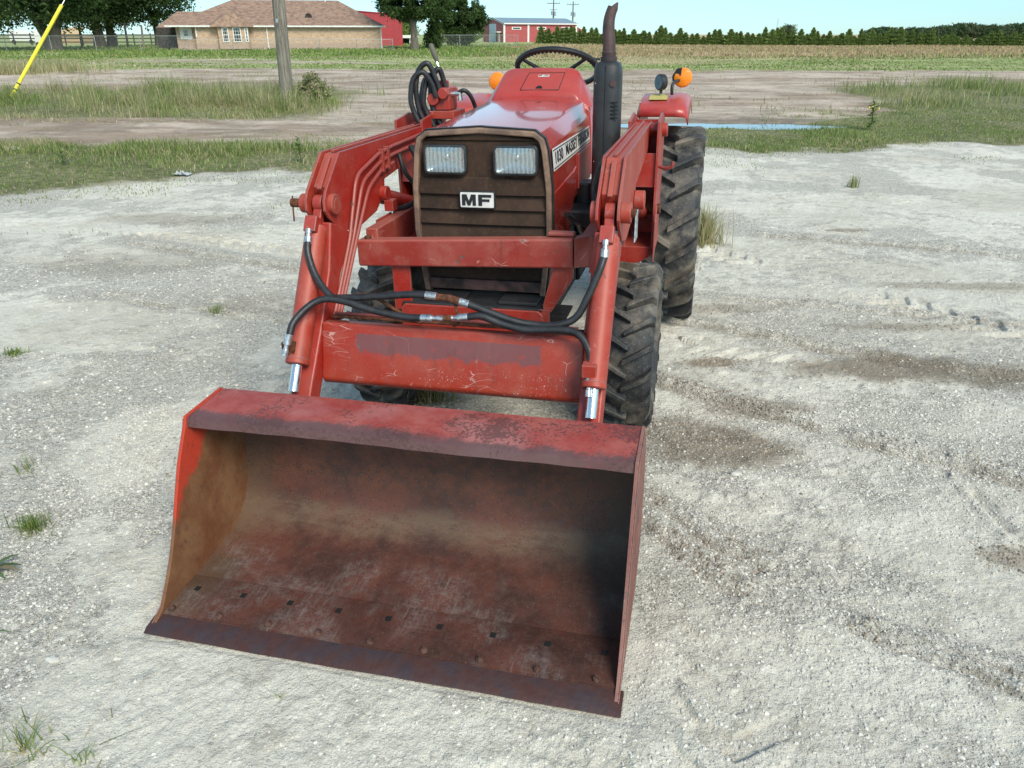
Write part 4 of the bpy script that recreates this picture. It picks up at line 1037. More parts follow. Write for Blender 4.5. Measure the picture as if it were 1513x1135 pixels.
def make_ground():
    r = [.02, .2, .45, .7]
    while r[-1] < 22: r.append(r[-1]*1.0037)
    while r[-1] < 140: r.append(r[-1]*1.008)
    while r[-1] < 2600: r.append(r[-1]*1.06)
    r = np.array(r)
    a = list(np.radians(np.arange(-44, 44.001, .085))); a += list(np.radians(np.arange(46, 316, 2.0)))
    a = np.array(a); nr, na = len(r), len(a)
    Rr, Aa = np.meshgrid(r, a, indexing='ij'); x = (Rr*np.sin(Aa)).ravel(); y = (Rr*np.cos(Aa)).ravel()
    z = ground_h(x, y); g, off, brown = zones(x, y)
    n = fbm(x*1.2, y*1.2, 4, 200); nst = fbm(x*.22+.5*fbm(x*.4, y*.4, 3, 3), y*.8+1.2*fbm(x*.25, y*.3, 3, 4), 5, 201)
    wet = np.zeros_like(x)
    for px, py, sx, sy, am in PATCH:
        d = np.hypot((x-px)/sx, (y-py)/sy)+.35*fbm(x*6, y*6, 3, 210)+.25*n; wet = np.maximum(wet, am*sstep(1.15, .55, d))
    pd = np.hypot((x-3.9)/2.9, (y-15.65)/1.1); wet = np.maximum(wet, .75*sstep(1.35, .95, pd+.3*n))
    coarse = sstep(-.22, .34, .8*fbm(x*1.1+5, y*1.1, 4, 220)+.40*fbm(x*5, y*5, 3, 221)+.35*fbm(x*17, y*17, 3, 222))
    for px, py, sx, sy, am in ((.25,1.45,1.0,.40,.9),(1.75,2.05,.35,.5,.8),(1.2,1.75,.5,.2,.7),(-1.35,2.95,.75,.55,.85),(2.6,3.1,.8,.28,.7),(2.6,4.9,1.3,.35,.6),(-2.6,4.6,.9,.4,.5)):
        d = np.hypot((x-px)/sx, (y-py)/sy)+.5*n+.25*fbm(x*6, y*6, 3, 215); coarse = coarse*(1-am*sstep(1.1, .7, d))
    nw = fbm(x*5, y*5, 3, 21)
    for a, b, h, wd in RIDGES:
        dd, t, sg = seg_d(x+.035*nw, y+.035*fbm(x*4+7, y*4, 3, 5), a, b)
        wet = np.maximum(wet, .55*sstep(wd*.42, wd*.08, np.abs(sg-wd*.8))*(dd < wd*3)*sstep(0, .15, t)*sstep(1, .85, t)*sstep(-.35, .15, fbm(x*9, y*9, 3, 230)))
        coarse = np.maximum(coarse, .9*sstep(wd*3, wd, dd))
    cols = np.stack([g, off, wet], 1); cols2 = np.stack([brown, coarse, sstep(-.35, .35, nst)], 1)
    idx = np.arange(nr*na).reshape(nr, na); A0 = idx[:-1, :]; A1 = idx[1:, :]
    nx_ = np.roll(A0, -1, axis=1); nx1 = np.roll(A1, -1, axis=1)
    quads = np.stack([A0.ravel(), A1.ravel(), nx1.ravel(), nx_.ravel()], 1)
    m, nt, b = newmat('ground_material'); k = N(nt); co = k.coord('Object')
    z1 = k.sep(k.attr('zone')); z2 = k.sep(k.attr('zoneb'))
    G, OFF, WET = z1[0], z1[1], z1[2]; BR, CO, ST = z2[0], z2[1], z2[2]
    n1 = k.noise(co, 1.3, 6, .6); n2 = k.noise(co, 9, 7, .7); n3 = k.noise(co, 70, 5, .75); vor = k.voro(co, 120); vor2 = k.voro(co, 48)
    vc = k.voro(co, 95, out='Color'); vcs = k.sep(vc)[0]
    # crushed pale limestone
    c = k.mix(k.ramp(n1, .3, .7), (.61, .58, .50), (.75, .715, .62))
    c = k.mix(k.math('MULTIPLY', k.ramp(k.noise(co, .55, 6, .7), .46, .62), .55), c, (.47, .42, .335))
    c = k.mix(k.math('MULTIPLY', k.ramp(k.noise(co, 2.6, 7, .75), .54, .66), .42), c, (.40, .35, .28))
    c = k.mix(k.math('MULTIPLY', k.ramp(n2, .50, .70), .6), c, (.33, .30, .25))
    gs = k.mix(vcs, (.30, .275, .225), (.86, .83, .76))
    gm = k.ramp(CO, .05, .9, .04, .9)
    c = k.mix(k.math('MULTIPLY', gm, k.ramp(k.noise(co, 6, 5, .7), .3, .55, .35, 1)), c, k.mix(.35, gs, (.64, .60, .51)))
    c = k.mix(k.math('MULTIPLY', k.ramp(n3, .54, .68), k.ramp(CO, 0, 1, .35, .55)), c, (.20, .17, .13))
    c = k.mix(k.math('MULTIPLY', k.ramp(k.noise(co, 190, 2), .62, .7), .5), c, (.80, .79, .76))
    c = k.mix(k.math('MULTIPLY', WET, .80), c, k.mix(n3, (.10, .07, .042), (.30, .235, .165)))
    # bare earth
    e = k.mix(k.ramp(k.math('ADD', k.math('MULTIPLY', ST, .5), k.math('MULTIPLY', k.ramp(k.noise(k.mapping(co, (.5, 1.4, 1)), .7, 8, .72), .3, .7), .5)), .25, .8), (.36, .27, .205), (.56, .46, .375))
    e = k.mix(k.math('MULTIPLY', k.ramp(k.noise(k.mapping(co, (.5, 1.3, 1)), 1.6, 8, .78), .47, .66), .6), e, (.23, .175, .13)); e = k.mix(k.math('MULTIPLY', k.ramp(k.noise(co, .35, 5, .7), .5, .62), .4), e, (.54, .465, .385))
    e = k.mix(k.math('MULTIPLY', k.ramp(n2, .5, .7), .35), e, (.13, .12, .07))
    e = k.mix(k.math('MULTIPLY', WET, .7), e, (.06, .05, .04))
    c = k.mix(OFF, c, e)
    # thatch under the grass
    gr = k.mix(k.ramp(n2, .35, .65), (.11, .13, .05), (.25, .23, .13))
    fg = k.mix(k.ramp(k.noise(co, .22, 5, .65), .38, .62), (.24, .31, .10), (.38, .40, .19))
    cy = k.sep(co)[1]; gr = k.mix(k.ramp(cy, 30, 45), gr, fg)
    bw = k.mix(k.ramp(k.noise(k.mapping(co, (1, 3, 1)), .3, 5, .65), .35, .65), (.40, .31, .18), (.52, .39, .25))
    gr = k.mix(BR, gr, bw)
    c = k.mix(G, c, gr)
    k.link(c, b.inputs['Base Color']); b.inputs['Roughness'].default_value = .95; b.inputs['Specular IOR Level'].default_value = .2
    hh = k.math('ADD', k.math('MULTIPLY', k.ramp(vor, 0, .5, 1, 0), k.ramp(CO, 0, 1, .25, 1)), k.math('ADD', k.math('MULTIPLY', k.ramp(vor2, 0, .4, 1, 0), k.math('MULTIPLY', CO, .8)), k.math('MULTIPLY', n3, 1.6)))
    hh = k.math('MULTIPLY', hh, k.ramp(CO, 0, .8, .35, 1)); bp = k.bump(hh, 1.0, .009); bp = k.bump(n2, .8, .035, bp); bp = k.bump(k.noise(co, 28, 5, .75), .7, .012, bp)
    k.link(bp, b.inputs['Normal'])
    o = np_mesh('ground', np.stack([x, y, z], 1), quads, m, {'zone': cols, 'zoneb': cols2}, smooth=True)
    tag(o, kind='structure'); return o
make_ground()
def gz(x, y): return float(ground_h(np.array([x], float), np.array([y], float))[0])

# puddle water
wm, wnt, wb = newmat('puddle_water'); wb.inputs['Base Color'].default_value = (.10, .10, .085, 1); wb.inputs['Roughness'].default_value = .03; wb.inputs['IOR'].default_value = 1.33
wb.inputs['Specular IOR Level'].default_value = 1.0
wl_ = .012+gz(3.9, 15.0)*0-.015
pz = float(ground_h(np.array([3.9]), np.array([15.65]))[0])+.045
m = MB(); nP = 60; m.v = [(3.9+3.6*math.cos(2*math.pi*i/nP), 15.65+1.0*math.sin(2*math.pi*i/nP), pz) for i in range(nP)]; m.f = [tuple(range(nP))]
tag(m.build('puddle_water', wm, None, smooth=0), kind='structure')

# =================================================================== GRAVEL STONES
def stones(name, n, xr, yr, smin, smax, dens_seed, material, label=None):
    x = RNG.uniform(*xr, n*3); y = RNG.uniform(*yr, n*3)
    keep = (fbm(x*1.1+5, y*1.1, 4, 220) > RNG.uniform(-.45, .55, n*3)) & (np.hypot(x, y) > .9)
    lx, ly = loc_x(x, y), loc_y(x, y)
    keep &= ~((np.abs(lx) < .72) & (ly > -.02) & (ly < .66))
    g, off, _ = zones(x, y); keep &= off < .4
    x, y = x[keep][:n], y[keep][:n]; n = len(x)
    s = smin+(smax-smin)*RNG.random(n)**3
    # squashed irregular octahedron-like stones (8 ring + 2)
    base = []
    for k_ in range(5): base.append((math.cos(k_*2*math.pi/5), math.sin(k_*2*math.pi/5), -.15))
    for k_ in range(4): base.append((.62*math.cos(k_*math.pi/2+.4), .62*math.sin(k_*math.pi/2+.4), .55))
    base = np.array(base); nb = len(base)
    tri = [(0,1,5),(1,2,6),(1,6,5),(2,3,7),(2,7,6),(3,4,7),(4,0,8),(4,8,7),(0,5,8),(5,6,7),(5,7,8)]
    tri = np.array(tri)
    V = base[None]*RNG.uniform(.65, 1.25, (n, nb, 3))
    a = RNG.uniform(0, 2*math.pi, n); c, s_ = np.cos(a)[:, None], np.sin(a)[:, None]
    asp = RNG.uniform(.6, 1, n)[:, None]
    X = (V[..., 0]*c-V[..., 1]*asp*s_)*s[:, None]*.5+x[:, None]; Y = (V[..., 0]*s_+V[..., 1]*asp*c)*s[:, None]*.5+y[:, None]
    Z = V[..., 2]*s[:, None]*.5*RNG.uniform(.6, 1.1, n)[:, None]+(ground_h(x, y))[:, None]
    verts = np.stack([X, Y, Z], -1).reshape(-1, 3)
    F = (tri[None]+np.arange(n)[:, None, None]*nb).reshape(-1, 3)
    wt = np.zeros(n)
    for px, py, sx, sy, am in PATCH: wt = np.maximum(wt, am*sstep(1.2, .6, np.hypot((x-px)/sx, (y-py)/sy)))
    col = np.repeat((RNG.random((n, 1))*.42+.36)*np.array([[1, .965, .88]])*(1-.55*wt*(RNG.random(n) < .85))[:, None], nb, axis=0)
    o = np_mesh(name, verts, F, material, {'col': col}); tag(o, label, kind='stuff'); return o
sm_, snt, sb = newmat('stone_mat'); k = N(snt); k.link(k.mix(k.math('MULTIPLY', k.noise(k.coord(), 90, 4), .5), k.attr('col'), (.30, .28, .24)), sb.inputs['Base Color']); sb.inputs['Roughness'].default_value = .95
stones('gravel', 60000, (-1.9, 2.3), (1.1, 3.4), .0035, .016, 1, sm_, 'pale crushed limestone gravel around the bucket')
stones('gravel', 26000, (-4.2, 5), (2.6, 8.5), .007, .024, 1, sm_, 'pale crushed limestone gravel around the tractor wheels')

# dark damp clods turned up along the ruts and in the brown patches
def clods(name, n, label):
    X = []; Y = []
    for a, b, h, wd in RIDGES:
        t = RNG.random(n//len(RIDGES)); X.append(a[0]+(b[0]-a[0])*t+RNG.normal(0, wd*.8, len(t))); Y.append(a[1]+(b[1]-a[1])*t+RNG.normal(0, wd*.8, len(t)))
    for px, py, sx, sy, am in PATCH:
        m_ = n//14; X.append(px+RNG.normal(0, sx*.6, m_)); Y.append(py+RNG.normal(0, sy*.7, m_))
    x = np.concatenate(X); y = np.concatenate(Y); lx, ly = loc_x(x, y), loc_y(x, y); kp = ~((np.abs(lx) < .74) & (ly > -.03) & (ly < .7)); x, y = x[kp], y[kp]
    kp = fbm(x*3, y*3, 3, 400) > -.1; x, y = x[kp], y[kp]; n = len(x); s = .004+.016*RNG.random(n)**3
    base = np.array([(1,0,0),(.3,.95,0),(-.8,.6,0),(-.8,-.6,0),(.3,-.95,0),(0,.1,.8)]); tri = np.array([(0,1,5),(1,2,5),(2,3,5),(3,4,5),(4,0,5)])
    V = base[None]*RNG.uniform(.5, 1.4, (n, 6, 3))*s[:, None, None]*.5; V[..., 0] += x[:, None]; V[..., 1] += y[:, None]; V[..., 2] += ground_h(x, y)[:, None]-.0005
    F = (tri[None]+np.arange(n)[:, None, None]*6).reshape(-1, 3); col = np.repeat(np.array([[.24,.20,.155]])*RNG.uniform(.5, 1.6, (n, 1)), 6, axis=0)
    o = np_mesh(name, V.reshape(-1, 3), F, sm_, {'col': col}); tag(o, label, kind='stuff')
clods('soil_clods', 9000, 'small brown soil crumbs along the ruts')
# =================================================================== GRASS
def blade_mat():
    m, nt, b = newmat('grass_blade'); k = N(nt); nt.nodes.remove(b)
    c = k.attr('col'); d = k.n('ShaderNodeBsdfDiffuse'); t = k.n('ShaderNodeBsdfTranslucent'); mx_ = k.n('ShaderNodeMixShader'); mx_.inputs[0].default_value = .45
    k.link(c, d.inputs[0]); k.link(c, t.inputs[0]); k.link(d.outputs[0], mx_.inputs[1]); k.link(t.outputs[0], mx_.inputs[2])
    k.link(mx_.outputs[0], nt.nodes['Material Output'].inputs[0]); return m
M['blade'] = blade_mat()
GREEN = np.array([[.18,.24,.07],[.24,.32,.09],[.31,.38,.13],[.13,.20,.06]]); STRAW = np.array([[.46,.39,.23],[.56,.49,.31],[.36,.32,.18],[.33,.35,.17]])
def blades(x, y, h, w, dry, lean=.5, green=GREEN, straw=STRAW, z=None):
    n = len(x); a = RNG.uniform(0, 2*math.pi, n); la = RNG.uniform(0, 2*math.pi, n); ln = np.abs(RNG.normal(0, lean, n))*h
    dx, dy = np.cos(a)*w*.5, np.sin(a)*w*.5; lx, ly = np.cos(la)*ln, np.sin(la)*ln
    z = ground_h(x, y)-.01 if z is None else z
    hz = h*np.clip(1-.35*(ln/np.maximum(h, 1e-5))**1.5, .25, 1)
    V = np.zeros((n, 5, 3))
    V[:, 0] = np.stack([x-dx, y-dy, z], 1); V[:, 1] = np.stack([x+dx, y+dy, z], 1)
    V[:, 2] = np.stack([x-dx*.8+lx*.3, y-dy*.8+ly*.3, z+hz*.6], 1); V[:, 3] = np.stack([x+dx*.8+lx*.3, y+dy*.8+ly*.3, z+hz*.6], 1)
    V[:, 4] = np.stack([x+lx, y+ly, z+hz*.98], 1)
    F = (np.array([(0,1,3),(0,3,2),(2,3,4)])[None]+np.arange(n)[:, None, None]*5).reshape(-1, 3)
    isd = RNG.random(n) < dry
    c = np.where(isd[:, None], straw[RNG.integers(0, len(straw), n)], green[RNG.integers(0, len(green), n)])*RNG.uniform(.75, 1.25, (n, 1))
    return V.reshape(-1, 3), F, np.repeat(c, 5, axis=0)
def grass(name, n, xr, yr, hf, w, dryf, dens, lean=.5, label=None, logy=False, **kw):
    if logy: y = np.exp(RNG.uniform(math.log(yr[0]), math.log(yr[1]), n)); x = RNG.uniform(-1, 1, n)*y*.78; x = x[(x > xr[0]) & (x < xr[1])*1] if False else x
    else: x = RNG.uniform(*xr, n); y = RNG.uniform(*yr, n)
    ok = (x > xr[0]) & (x < xr[1]); x, y = x[ok], y[ok]
    d = dens(x, y); ok = RNG.random(len(x)) < d; x, y = x[ok], y[ok]
    h = hf(x, y)*RNG.uniform(.45, 1.15, len(x)); wv = w(x, y) if callable(w) else np.full(len(x), w)
    dr = dryf(x, y) if callable(dryf) else dryf
    V, F, C = blades(x, y, h, wv, dr, lean, **kw)
    o = np_mesh(name, V, F, M['blade'], {'col': C}); tag(o, label, kind='stuff'); return o
G_ = lambda x, y: zones(x, y)[0]
cl_ = lambda x, y, s=1.2, sd=300: sstep(-.25, .25, fbm(x*s, y*s, 3, sd))
# strips bordering the gravel pad
grass('short_grass', 150000, (-13, -1.0), (5, 13.6), lambda x, y: .055+.12*sstep(9.8, 11.6, y)*cl_(x, y, .9, 310), .010,
      lambda x, y: .22+.55*cl_(x, y, .7, 320)*sstep(9.2, 10.6, y), lambda x, y: G_(x, y)*(.3+.7*cl_(x, y, .9, 353)), .8, 'short green and straw grass strip left of the gravel')
grass('short_grass', 120000, (1.2, 15), (11, 18.5), lambda x, y: .05+.05*cl_(x, y, .9, 311), .011,
      lambda x, y: .15+.3*cl_(x, y, .7, 321), lambda x, y: G_(x, y)*(.15+.85*cl_(x, y, .9, 352)), .7, 'low green grass between the gravel and the puddle')
# sparse grass invading gravel
grass('sparse_grass', 52000, (-6, 9), (6.5, 14), lambda x, y: .03+.02*cl_(x, y), .008, .3,
      lambda x, y: (1-G_(x, y))*sstep(.12, .45, fbm(x*.9, y*.9, 4, 330)+.25*sstep(-1.5, 0, y-gravel_edge(x)))*sstep(-3.5, -.3, y-gravel_edge(x)), .7, 'thin scattered grass at the edge of the gravel')
# tall weeds
grass('tall_weeds', 120000, (-22, -3.4), (16.2, 26.2), lambda x, y: .14+.48*cl_(x, y, .6, 340)*cl_(x, y, 1.6, 343), .011,
      lambda x, y: .30+.45*cl_(x, y, .6, 341)+.3*sstep(17.6, 16.5, y), lambda x, y: sstep(-3.6, -5.2, x+.5*fbm(x*.5, y*.5, 3, 101))*sstep(16.2, 17.0, y)*sstep(26.2, 24, y)*(.10+.90*cl_(x, y, .9, 342)), .75, 'tall straw and green weeds around the wooden pole')
grass('mown_straw', 14000, (-14, -1.5), (15.7, 18.0), lambda x, y: .08+0*x, .010, .95,
      lambda x, y: sstep(0, .3, fbm(x*.8, y*1.6, 3, 345))*sstep(18, 16.8, y), 1.8, 'flattened straw along the near side of the tall weeds')
grass('tall_weeds', 48000, (6.5, 24), (15.4, 30), lambda x, y: .06+.40*sstep(18.8, 21.5, y)*cl_(x, y, .6, 350), .014,
      lambda x, y: .30+.55*sstep(2.6, 1.0, np.hypot((x-10.4)*.8, y-22.5)), lambda x, y: G_(x, y)*(.15+.85*cl_(x, y, .8, 351)), .6, 'tall green weeds at the right of the dirt lot')
grass('dirt_tufts', 24000, (-25, 22), (14, 40), lambda x, y: .10+.08*cl_(x, y), .016, .45,
      lambda x, y: sstep(.20, .42, fbm(x*.45, y*.8, 4, 360))*.8, .6, 'scattered low tufts on the rutted dirt')
grass('dry_grass', 9000, (-29, -18), (34, 41), lambda x, y: .55+0*x, .03, .9,
      lambda x, y: sstep(1.2, .6, np.hypot((x+23.5)/4.2, (y-37.5)/2.6)+.3*fbm(x*.5, y*.5, 3, 7)), .3, 'pale dry grass patch behind the tall weeds')
# the field, wider tufts with distance
grass('field_grass', 90000, (-75, 85), (38.5, 66), lambda x, y: .05+.05*cl_(x, y, .2, 370), lambda x, y: .03+.0012*y,
      lambda x, y: .28+.6*sstep(-.1, .4, fbm(x*.12, y*.35, 4, 371)), lambda x, y: G_(x, y), .5, 'mown green field beyond the dirt lot')
grass('brown_grass', 110000, (-60, 115), (60, 150), lambda x, y: .16+.14*cl_(x, y, .1, 380), lambda x, y: .05+.0009*y,
      lambda x, y: .92-.85*(1-zones(x, y)[2]), lambda x, y: G_(x, y)*sstep(150, 90, y)*.9+.05, .35, 'tawny seeding grass across the far field',
      straw=np.array([[.46,.35,.21],[.54,.40,.26],[.38,.28,.17],[.38,.35,.18]]))

def tuft(name, x, y, n, r, h, w, dry, label, lean=.55, group=None, cat='grass tuft'):
    a = RNG.uniform(0, 6.28, n); q = np.abs(RNG.normal(0, .5, n))*r
    px, py = q*np.cos(a), q*np.sin(a)
    V, F, C = blades(px, py, h*RNG.uniform(.4, 1.1, n), np.full(n, w), dry, lean, z=np.zeros(n)-.004)
    o = np_mesh(name, V, F, M['blade'], {'col': C}); o.location = (x, y, gz(x, y)); tag(o, label, cat, group); return o
tuft('dry_grass_tuft', 1.62, 6.45, 520, .17, .36, .006, 1.0, 'large dry golden grass tuft beside the rear tyre', .45)
tuft('grass_tuft', -1.76, 2.36, 170, .07, .085, .004, .1, 'low green grass tuft on bare gravel at the left edge', .9)
tuft('grass_tuft', -2.81, 4.03, 120, .07, .06, .005, .05, 'small dark green tuft far left on the pale ground', .8)
tuft('grass_tuft', -2.02, 2.78, 26, .10, .09, .004, .5, 'sparse thin seedlings near the left edge beside the bucket', .5)
tuft('grass_tuft', -1.34, 2.85, 14, .03, .09, .004, .3, 'few upright blades left of the bucket top corner', .5)
tuft('grass_tuft', -.62, 1.54, 12, .015, .03, .0025, .1, 'tiny green sprout in front of the bucket', .8)
tuft('grass_tuft', 3.93, 9.05, 90, .07, .16, .007, .6, 'small upright weed tuft alone on the right gravel', .4)
tuft('grass_tuft', -1.92, 4.77, 110, .10, .05, .004, .2, 'flat green patch on the ground left of the loader cylinder', 1.2)
def broad_weed(x, y, n, h, label, spread=.8, w=.012):
    V = []; F = []; C = []
    for i in range(n):
        a = RNG.uniform(0, 6.28); L = h*RNG.uniform(.6, 1.2); b0 = len(V); c = (np.array([.10,.15,.07]) if RNG.random() < .7 else np.array([.20,.17,.11]))*RNG.uniform(.6, 1.5)
        for q in range(5):
            t = q/4; r_ = L*spread*t; zz = L*(.75*t-.55*t*t)+.002; ww = w*math.sin(math.pi*min(.97, .15+.8*t))*.5
            for s in (-1, 1): V.append((r_*math.cos(a)-s*ww*math.sin(a), r_*math.sin(a)+s*ww*math.cos(a), zz)); C.append(c)
        for q in range(4):
            i0 = b0+q*2; F += [(i0, i0+1, i0+3), (i0, i0+3, i0+2)]
    o = np_mesh('broad_leaf_weed', np.array(V), np.array(F), M['blade'], {'col': np.array(C)}); o.location = (x, y, gz(x, y)); tag(o, label, 'weed'); return o
tuft('crabgrass', -1.22, 1.38, 75, .13, .10, .0036, .4, 'grey green crabgrass clump in the bottom left corner', 1.25, cat='weed')
tuft('crabgrass', -1.06, 1.36, 26, .08, .07, .0032, .4, 'small crabgrass clump beside the larger one at bottom left', 1.3, cat='weed')
broad_weed(-1.76, 2.10, 9, .12, 'bright green leaf sprig at the left edge below the low tuft', .9, .02)
broad_weed(-1.60, 1.78, 8, .12, 'flat green runner low on the left edge', 1.1, .010)
# upright leafy weeds
def leafy(x, y, h, n, label, flowers=False, cat='weed'):
    st = MB(); st.tube(spline([(0,0,-.02),(.01,0,h*.4),(-.01,.01,h*.8),(.0,.0,h)], 4), [.006]*13, 5)
    root = st.build('leafy_weed', simple('weed_stem', (.10,.14,.05), .8, bump=0), None); root.location = (x, y, gz(x, y)); tag(root, label, cat)
    V = []; F = []; C = []
    for i in range(n):
        z0 = h*RNG.uniform(.15, 1); a = RNG.uniform(0, 6.28); L = h*RNG.uniform(.15, .32); d = np.array([math.cos(a), math.sin(a), RNG.uniform(-.5, .5)]); p = np.array([-d[1], d[0], 0])*L*.16
        b0 = len(V); o0 = np.array([0, 0, z0]); V += [o0, o0+d*L*.5+p, o0+d*L*.5-p, o0+d*L]; F += [(b0, b0+1, b0+2), (b0+1, b0+3, b0+2)]; C += [np.array([.15,.23,.07])*RNG.uniform(.6, 1.4)]*4
    np_mesh('leaves', np.array(V), np.array(F), M['blade'], {'col': np.array(C)}, parent=root)
    if flowers:
        m = MB()
        for i in range(12): 
            a = RNG.uniform(0, 6.28); r_ = h*.35*RNG.random(); m.sphere((r_*math.cos(a), r_*math.sin(a), h*RNG.uniform(.6, 1.05)), .017, 6, 4)
        m.build('flowers', simple('yellow_flower', (.70,.55,.12), .6, bump=0), root)
leafy(6.6, 14.9, .50, 130, 'leafy weed with small yellow flowers between the grass strip and the dirt', True)
leafy(-2.95, 11.05, .34, 70, 'dark leafy weed standing in the short grass left of the loader arm')
leafy(-6.0, 10.6, .30, 60, 'light green leafy weed near the left end of the short grass strip')
# crumpled plastic by the grass edge
m = MB(); rg = np.random.default_rng(4); vs = []; nn = 9
for i in range(nn):
    for j in range(nn): vs.append((-.15+.30*i/(nn-1)+rg.normal(0,.008), -.09+.18*j/(nn-1)+rg.normal(0,.008), .012+abs(rg.normal(0,.035))*math.sin(math.pi*i/(nn-1))*1.4))
fs = [(i*nn+j, (i+1)*nn+j, (i+1)*nn+j+1, i*nn+j+1) for i in range(nn-1) for j in range(nn-1)]
o = m.add(vs, fs).build('plastic_bag', simple('plastic_film', (.42,.45,.47), .25, 0, .1, 20, 0), None, smooth=30); o.location = (-4.12, 9.85, gz(-4.12, 9.85)+.01); o.scale = (.7, .7, .55)
o.modifiers.new('t', 'SOLIDIFY').thickness = .002; tag(o, 'crumpled clear plastic bag lying where the left grass meets the gravel', 'litter')
# pale stones one can pick out
def rock(x, y, s, label):
    bm = bmesh.new(); bmesh.ops.create_icosphere(bm, subdivisions=2, radius=1)
    for v in bm.verts:
        d = 1+.25*math.sin(v.co.x*5+x*9)*math.sin(v.co.y*4+y*7)+random.uniform(-.08,.08); v.co = Vector((v.co.x*d*s, v.co.y*d*s*.6, v.co.z*d*s*.42))
    me = bpy.data.meshes.new('rock'); bm.to_mesh(me); bm.free(); me.materials.append(M['rock']); o = bpy.data.objects.new('rock', me); COL.objects.link(o)
    o.location = (x, y, gz(x, y)+s*.15); tag(o, label, 'rock'); return o
M['rock'] = simple('rock_lime', (.50,.49,.45), .9, 0, .3, 12, .6, 60, .004)
p_ = on_ground(1086, 709); rock(p_.x, p_.y, .026, 'pale flat stone in the brown damp patch right of the bucket')
p_ = on_ground(1210, 758); rock(p_.x, p_.y, .018, 'small white stone right of the damp patch')
p_ = on_ground(75, 968); rock(p_.x, p_.y, .022, 'flat pale stone left of the bucket corner')
p_ = on_ground(20, 225); rock(p_.x, p_.y, .10, 'grey rubble lump at the left end of the short grass')
# loose dry grass caught on the front axle
tuft('dry_grass_tuft', *(TM @ Vector((-.40,1.72,0))).xy, 320, .10, .17, .005, .95, 'dry straw bunched against the inside of the left front tyre', .7)

# =================================================================== BUILDINGS AND BACKGROUND
def brick_mat():
    m, nt, b = newmat('brick'); k = N(nt); co = k.coord()
    br = k.n('ShaderNodeTexBrick'); br.inputs['Scale'].default_value = 1.0; br.inputs['Brick Width'].default_value = .24; br.inputs['Row Height'].default_value = .08
    br.inputs['Mortar Size'].default_value = .008; br.inputs['Color1'].default_value = (.50,.33,.22,1); br.inputs['Color2'].default_value = (.30,.15,.085,1); br.inputs['Mortar'].default_value = (.45,.40,.33,1)
    v = k.n('ShaderNodeCombineXYZ'); X, Y, Z = k.sep(co); k.link(X, v.inputs[0]); k.link(Z, v.inputs[1]); k.link(v.outputs[0], br.inputs[0])
    c = k.mix(k.ramp(k.noise(k.mapping(co, (1, 1, 3)), 2.6, 8, .8), .42, .58), br.outputs[0], (.56,.42,.30), 'MIX')
    c = k.mix(.6, br.outputs[0], c); c = k.mix(k.math('MULTIPLY', k.ramp(k.noise(k.mapping(co, (1, 1, 3)), 3.4, 6, .8), .54, .62), .5), c, (.24, .13, .085)); lo = k.math('MULTIPLY', k.ramp(Z, .75, .6), .45); c = k.mix(lo, c, (.30,.22,.20))
    k.link(c, b.inputs['Base Color']); b.inputs['Roughness'].default_value = .9; return m
def shingle_mat():
    m, nt, b = newmat('roof_shingle'); k = N(nt); co = k.coord(); X, Y, Z = k.sep(co)
    v = k.n('ShaderNodeCombineXYZ'); k.link(X, v.inputs[0]); k.link(k.math('MULTIPLY', Z, 2.4), v.inputs[1])
    br = k.n('ShaderNodeTexBrick'); br.inputs['Brick Width'].default_value = .45; br.inputs['Row Height'].default_value = .30; br.inputs['Mortar Size'].default_value = .012; br.inputs['Scale'].default_value = 1
    br.inputs['Color1'].default_value = (.30,.185,.13,1); br.inputs['Color2'].default_value = (.18,.11,.08,1); br.inputs['Mortar'].default_value = (.12,.08,.07,1); k.link(v.outputs[0], br.inputs[0])
    c = k.mix(k.math('MULTIPLY', k.ramp(k.noise(co, 2.6, 5, .7), .4, .65), .55), br.outputs[0], (.40,.28,.20))
    k.link(c, b.inputs['Base Color']); b.inputs['Roughness'].default_value = .9; return m
def ribbed(name, col, step=.3):
    m, nt, b = newmat(name); k = N(nt); co = k.coord(); X, Y, Z = k.sep(co)
    s_ = k.math('PINGPONG', X, step/2); e = k.ramp(s_, 0, .03, 1, 0)
    c = k.mix(k.math('MULTIPLY', e, .5), k.mix(k.ramp(k.noise(co, 1.2, 4), .3, .7), tuple(q*.85 for q in col), col), tuple(q*.5 for q in col))
    k.link(c, b.inputs['Base Color']); b.inputs['Roughness'].default_value = .5; k.link(k.bump(e, .6, .03), b.inputs['Normal']); return m
M['brick'] = brick_mat(); M['shingle'] = shingle_mat()
M['red_metal'] = ribbed('red_metal_siding', (.40,.045,.055)); M['barn_red'] = ribbed('barn_red_siding', (.40,.085,.085), .6); M['blue_roof'] = ribbed('blue_grey_roof', (.20,.27,.34), .6)
M['pane'] = simple('window_glass', (.02,.03,.035), .08, 0, .3, 2, 0, spec=.9); M['dark_wood'] = simple('dark_wood', (.045,.04,.036), .9, 0, .4, 4, .3, 20, .02)
M['stucco'] = simple('slab_concrete', (.42,.38,.32), .9)
def frame_at(name, A, Bp, label, cat):
    """an empty at A whose x axis runs to B on the ground"""
    A = Vector((A[0], A[1], 0)); Bp = Vector((Bp[0], Bp[1], 0)); d = Bp-A
    e = empty(name, A, math.atan2(d.y, d.x)); tag(e, label, cat); bpy.context.view_layer.update()
    return e, d.length
def in_frame(e, px, py, yl=0.0):
    """point where the line of sight meets the local plane y = yl"""
    Mi = (Matrix.Translation(e.location) @ Matrix.Rotation(e.rotation_euler.z, 4, 'Z')).inverted()
    o = Mi @ Vector((0, 0, CAM_H)); d = Mi.to_3x3() @ ray(px, py); t = (yl-o.y)/d.y; p = o+d*t; return p.x, p.z
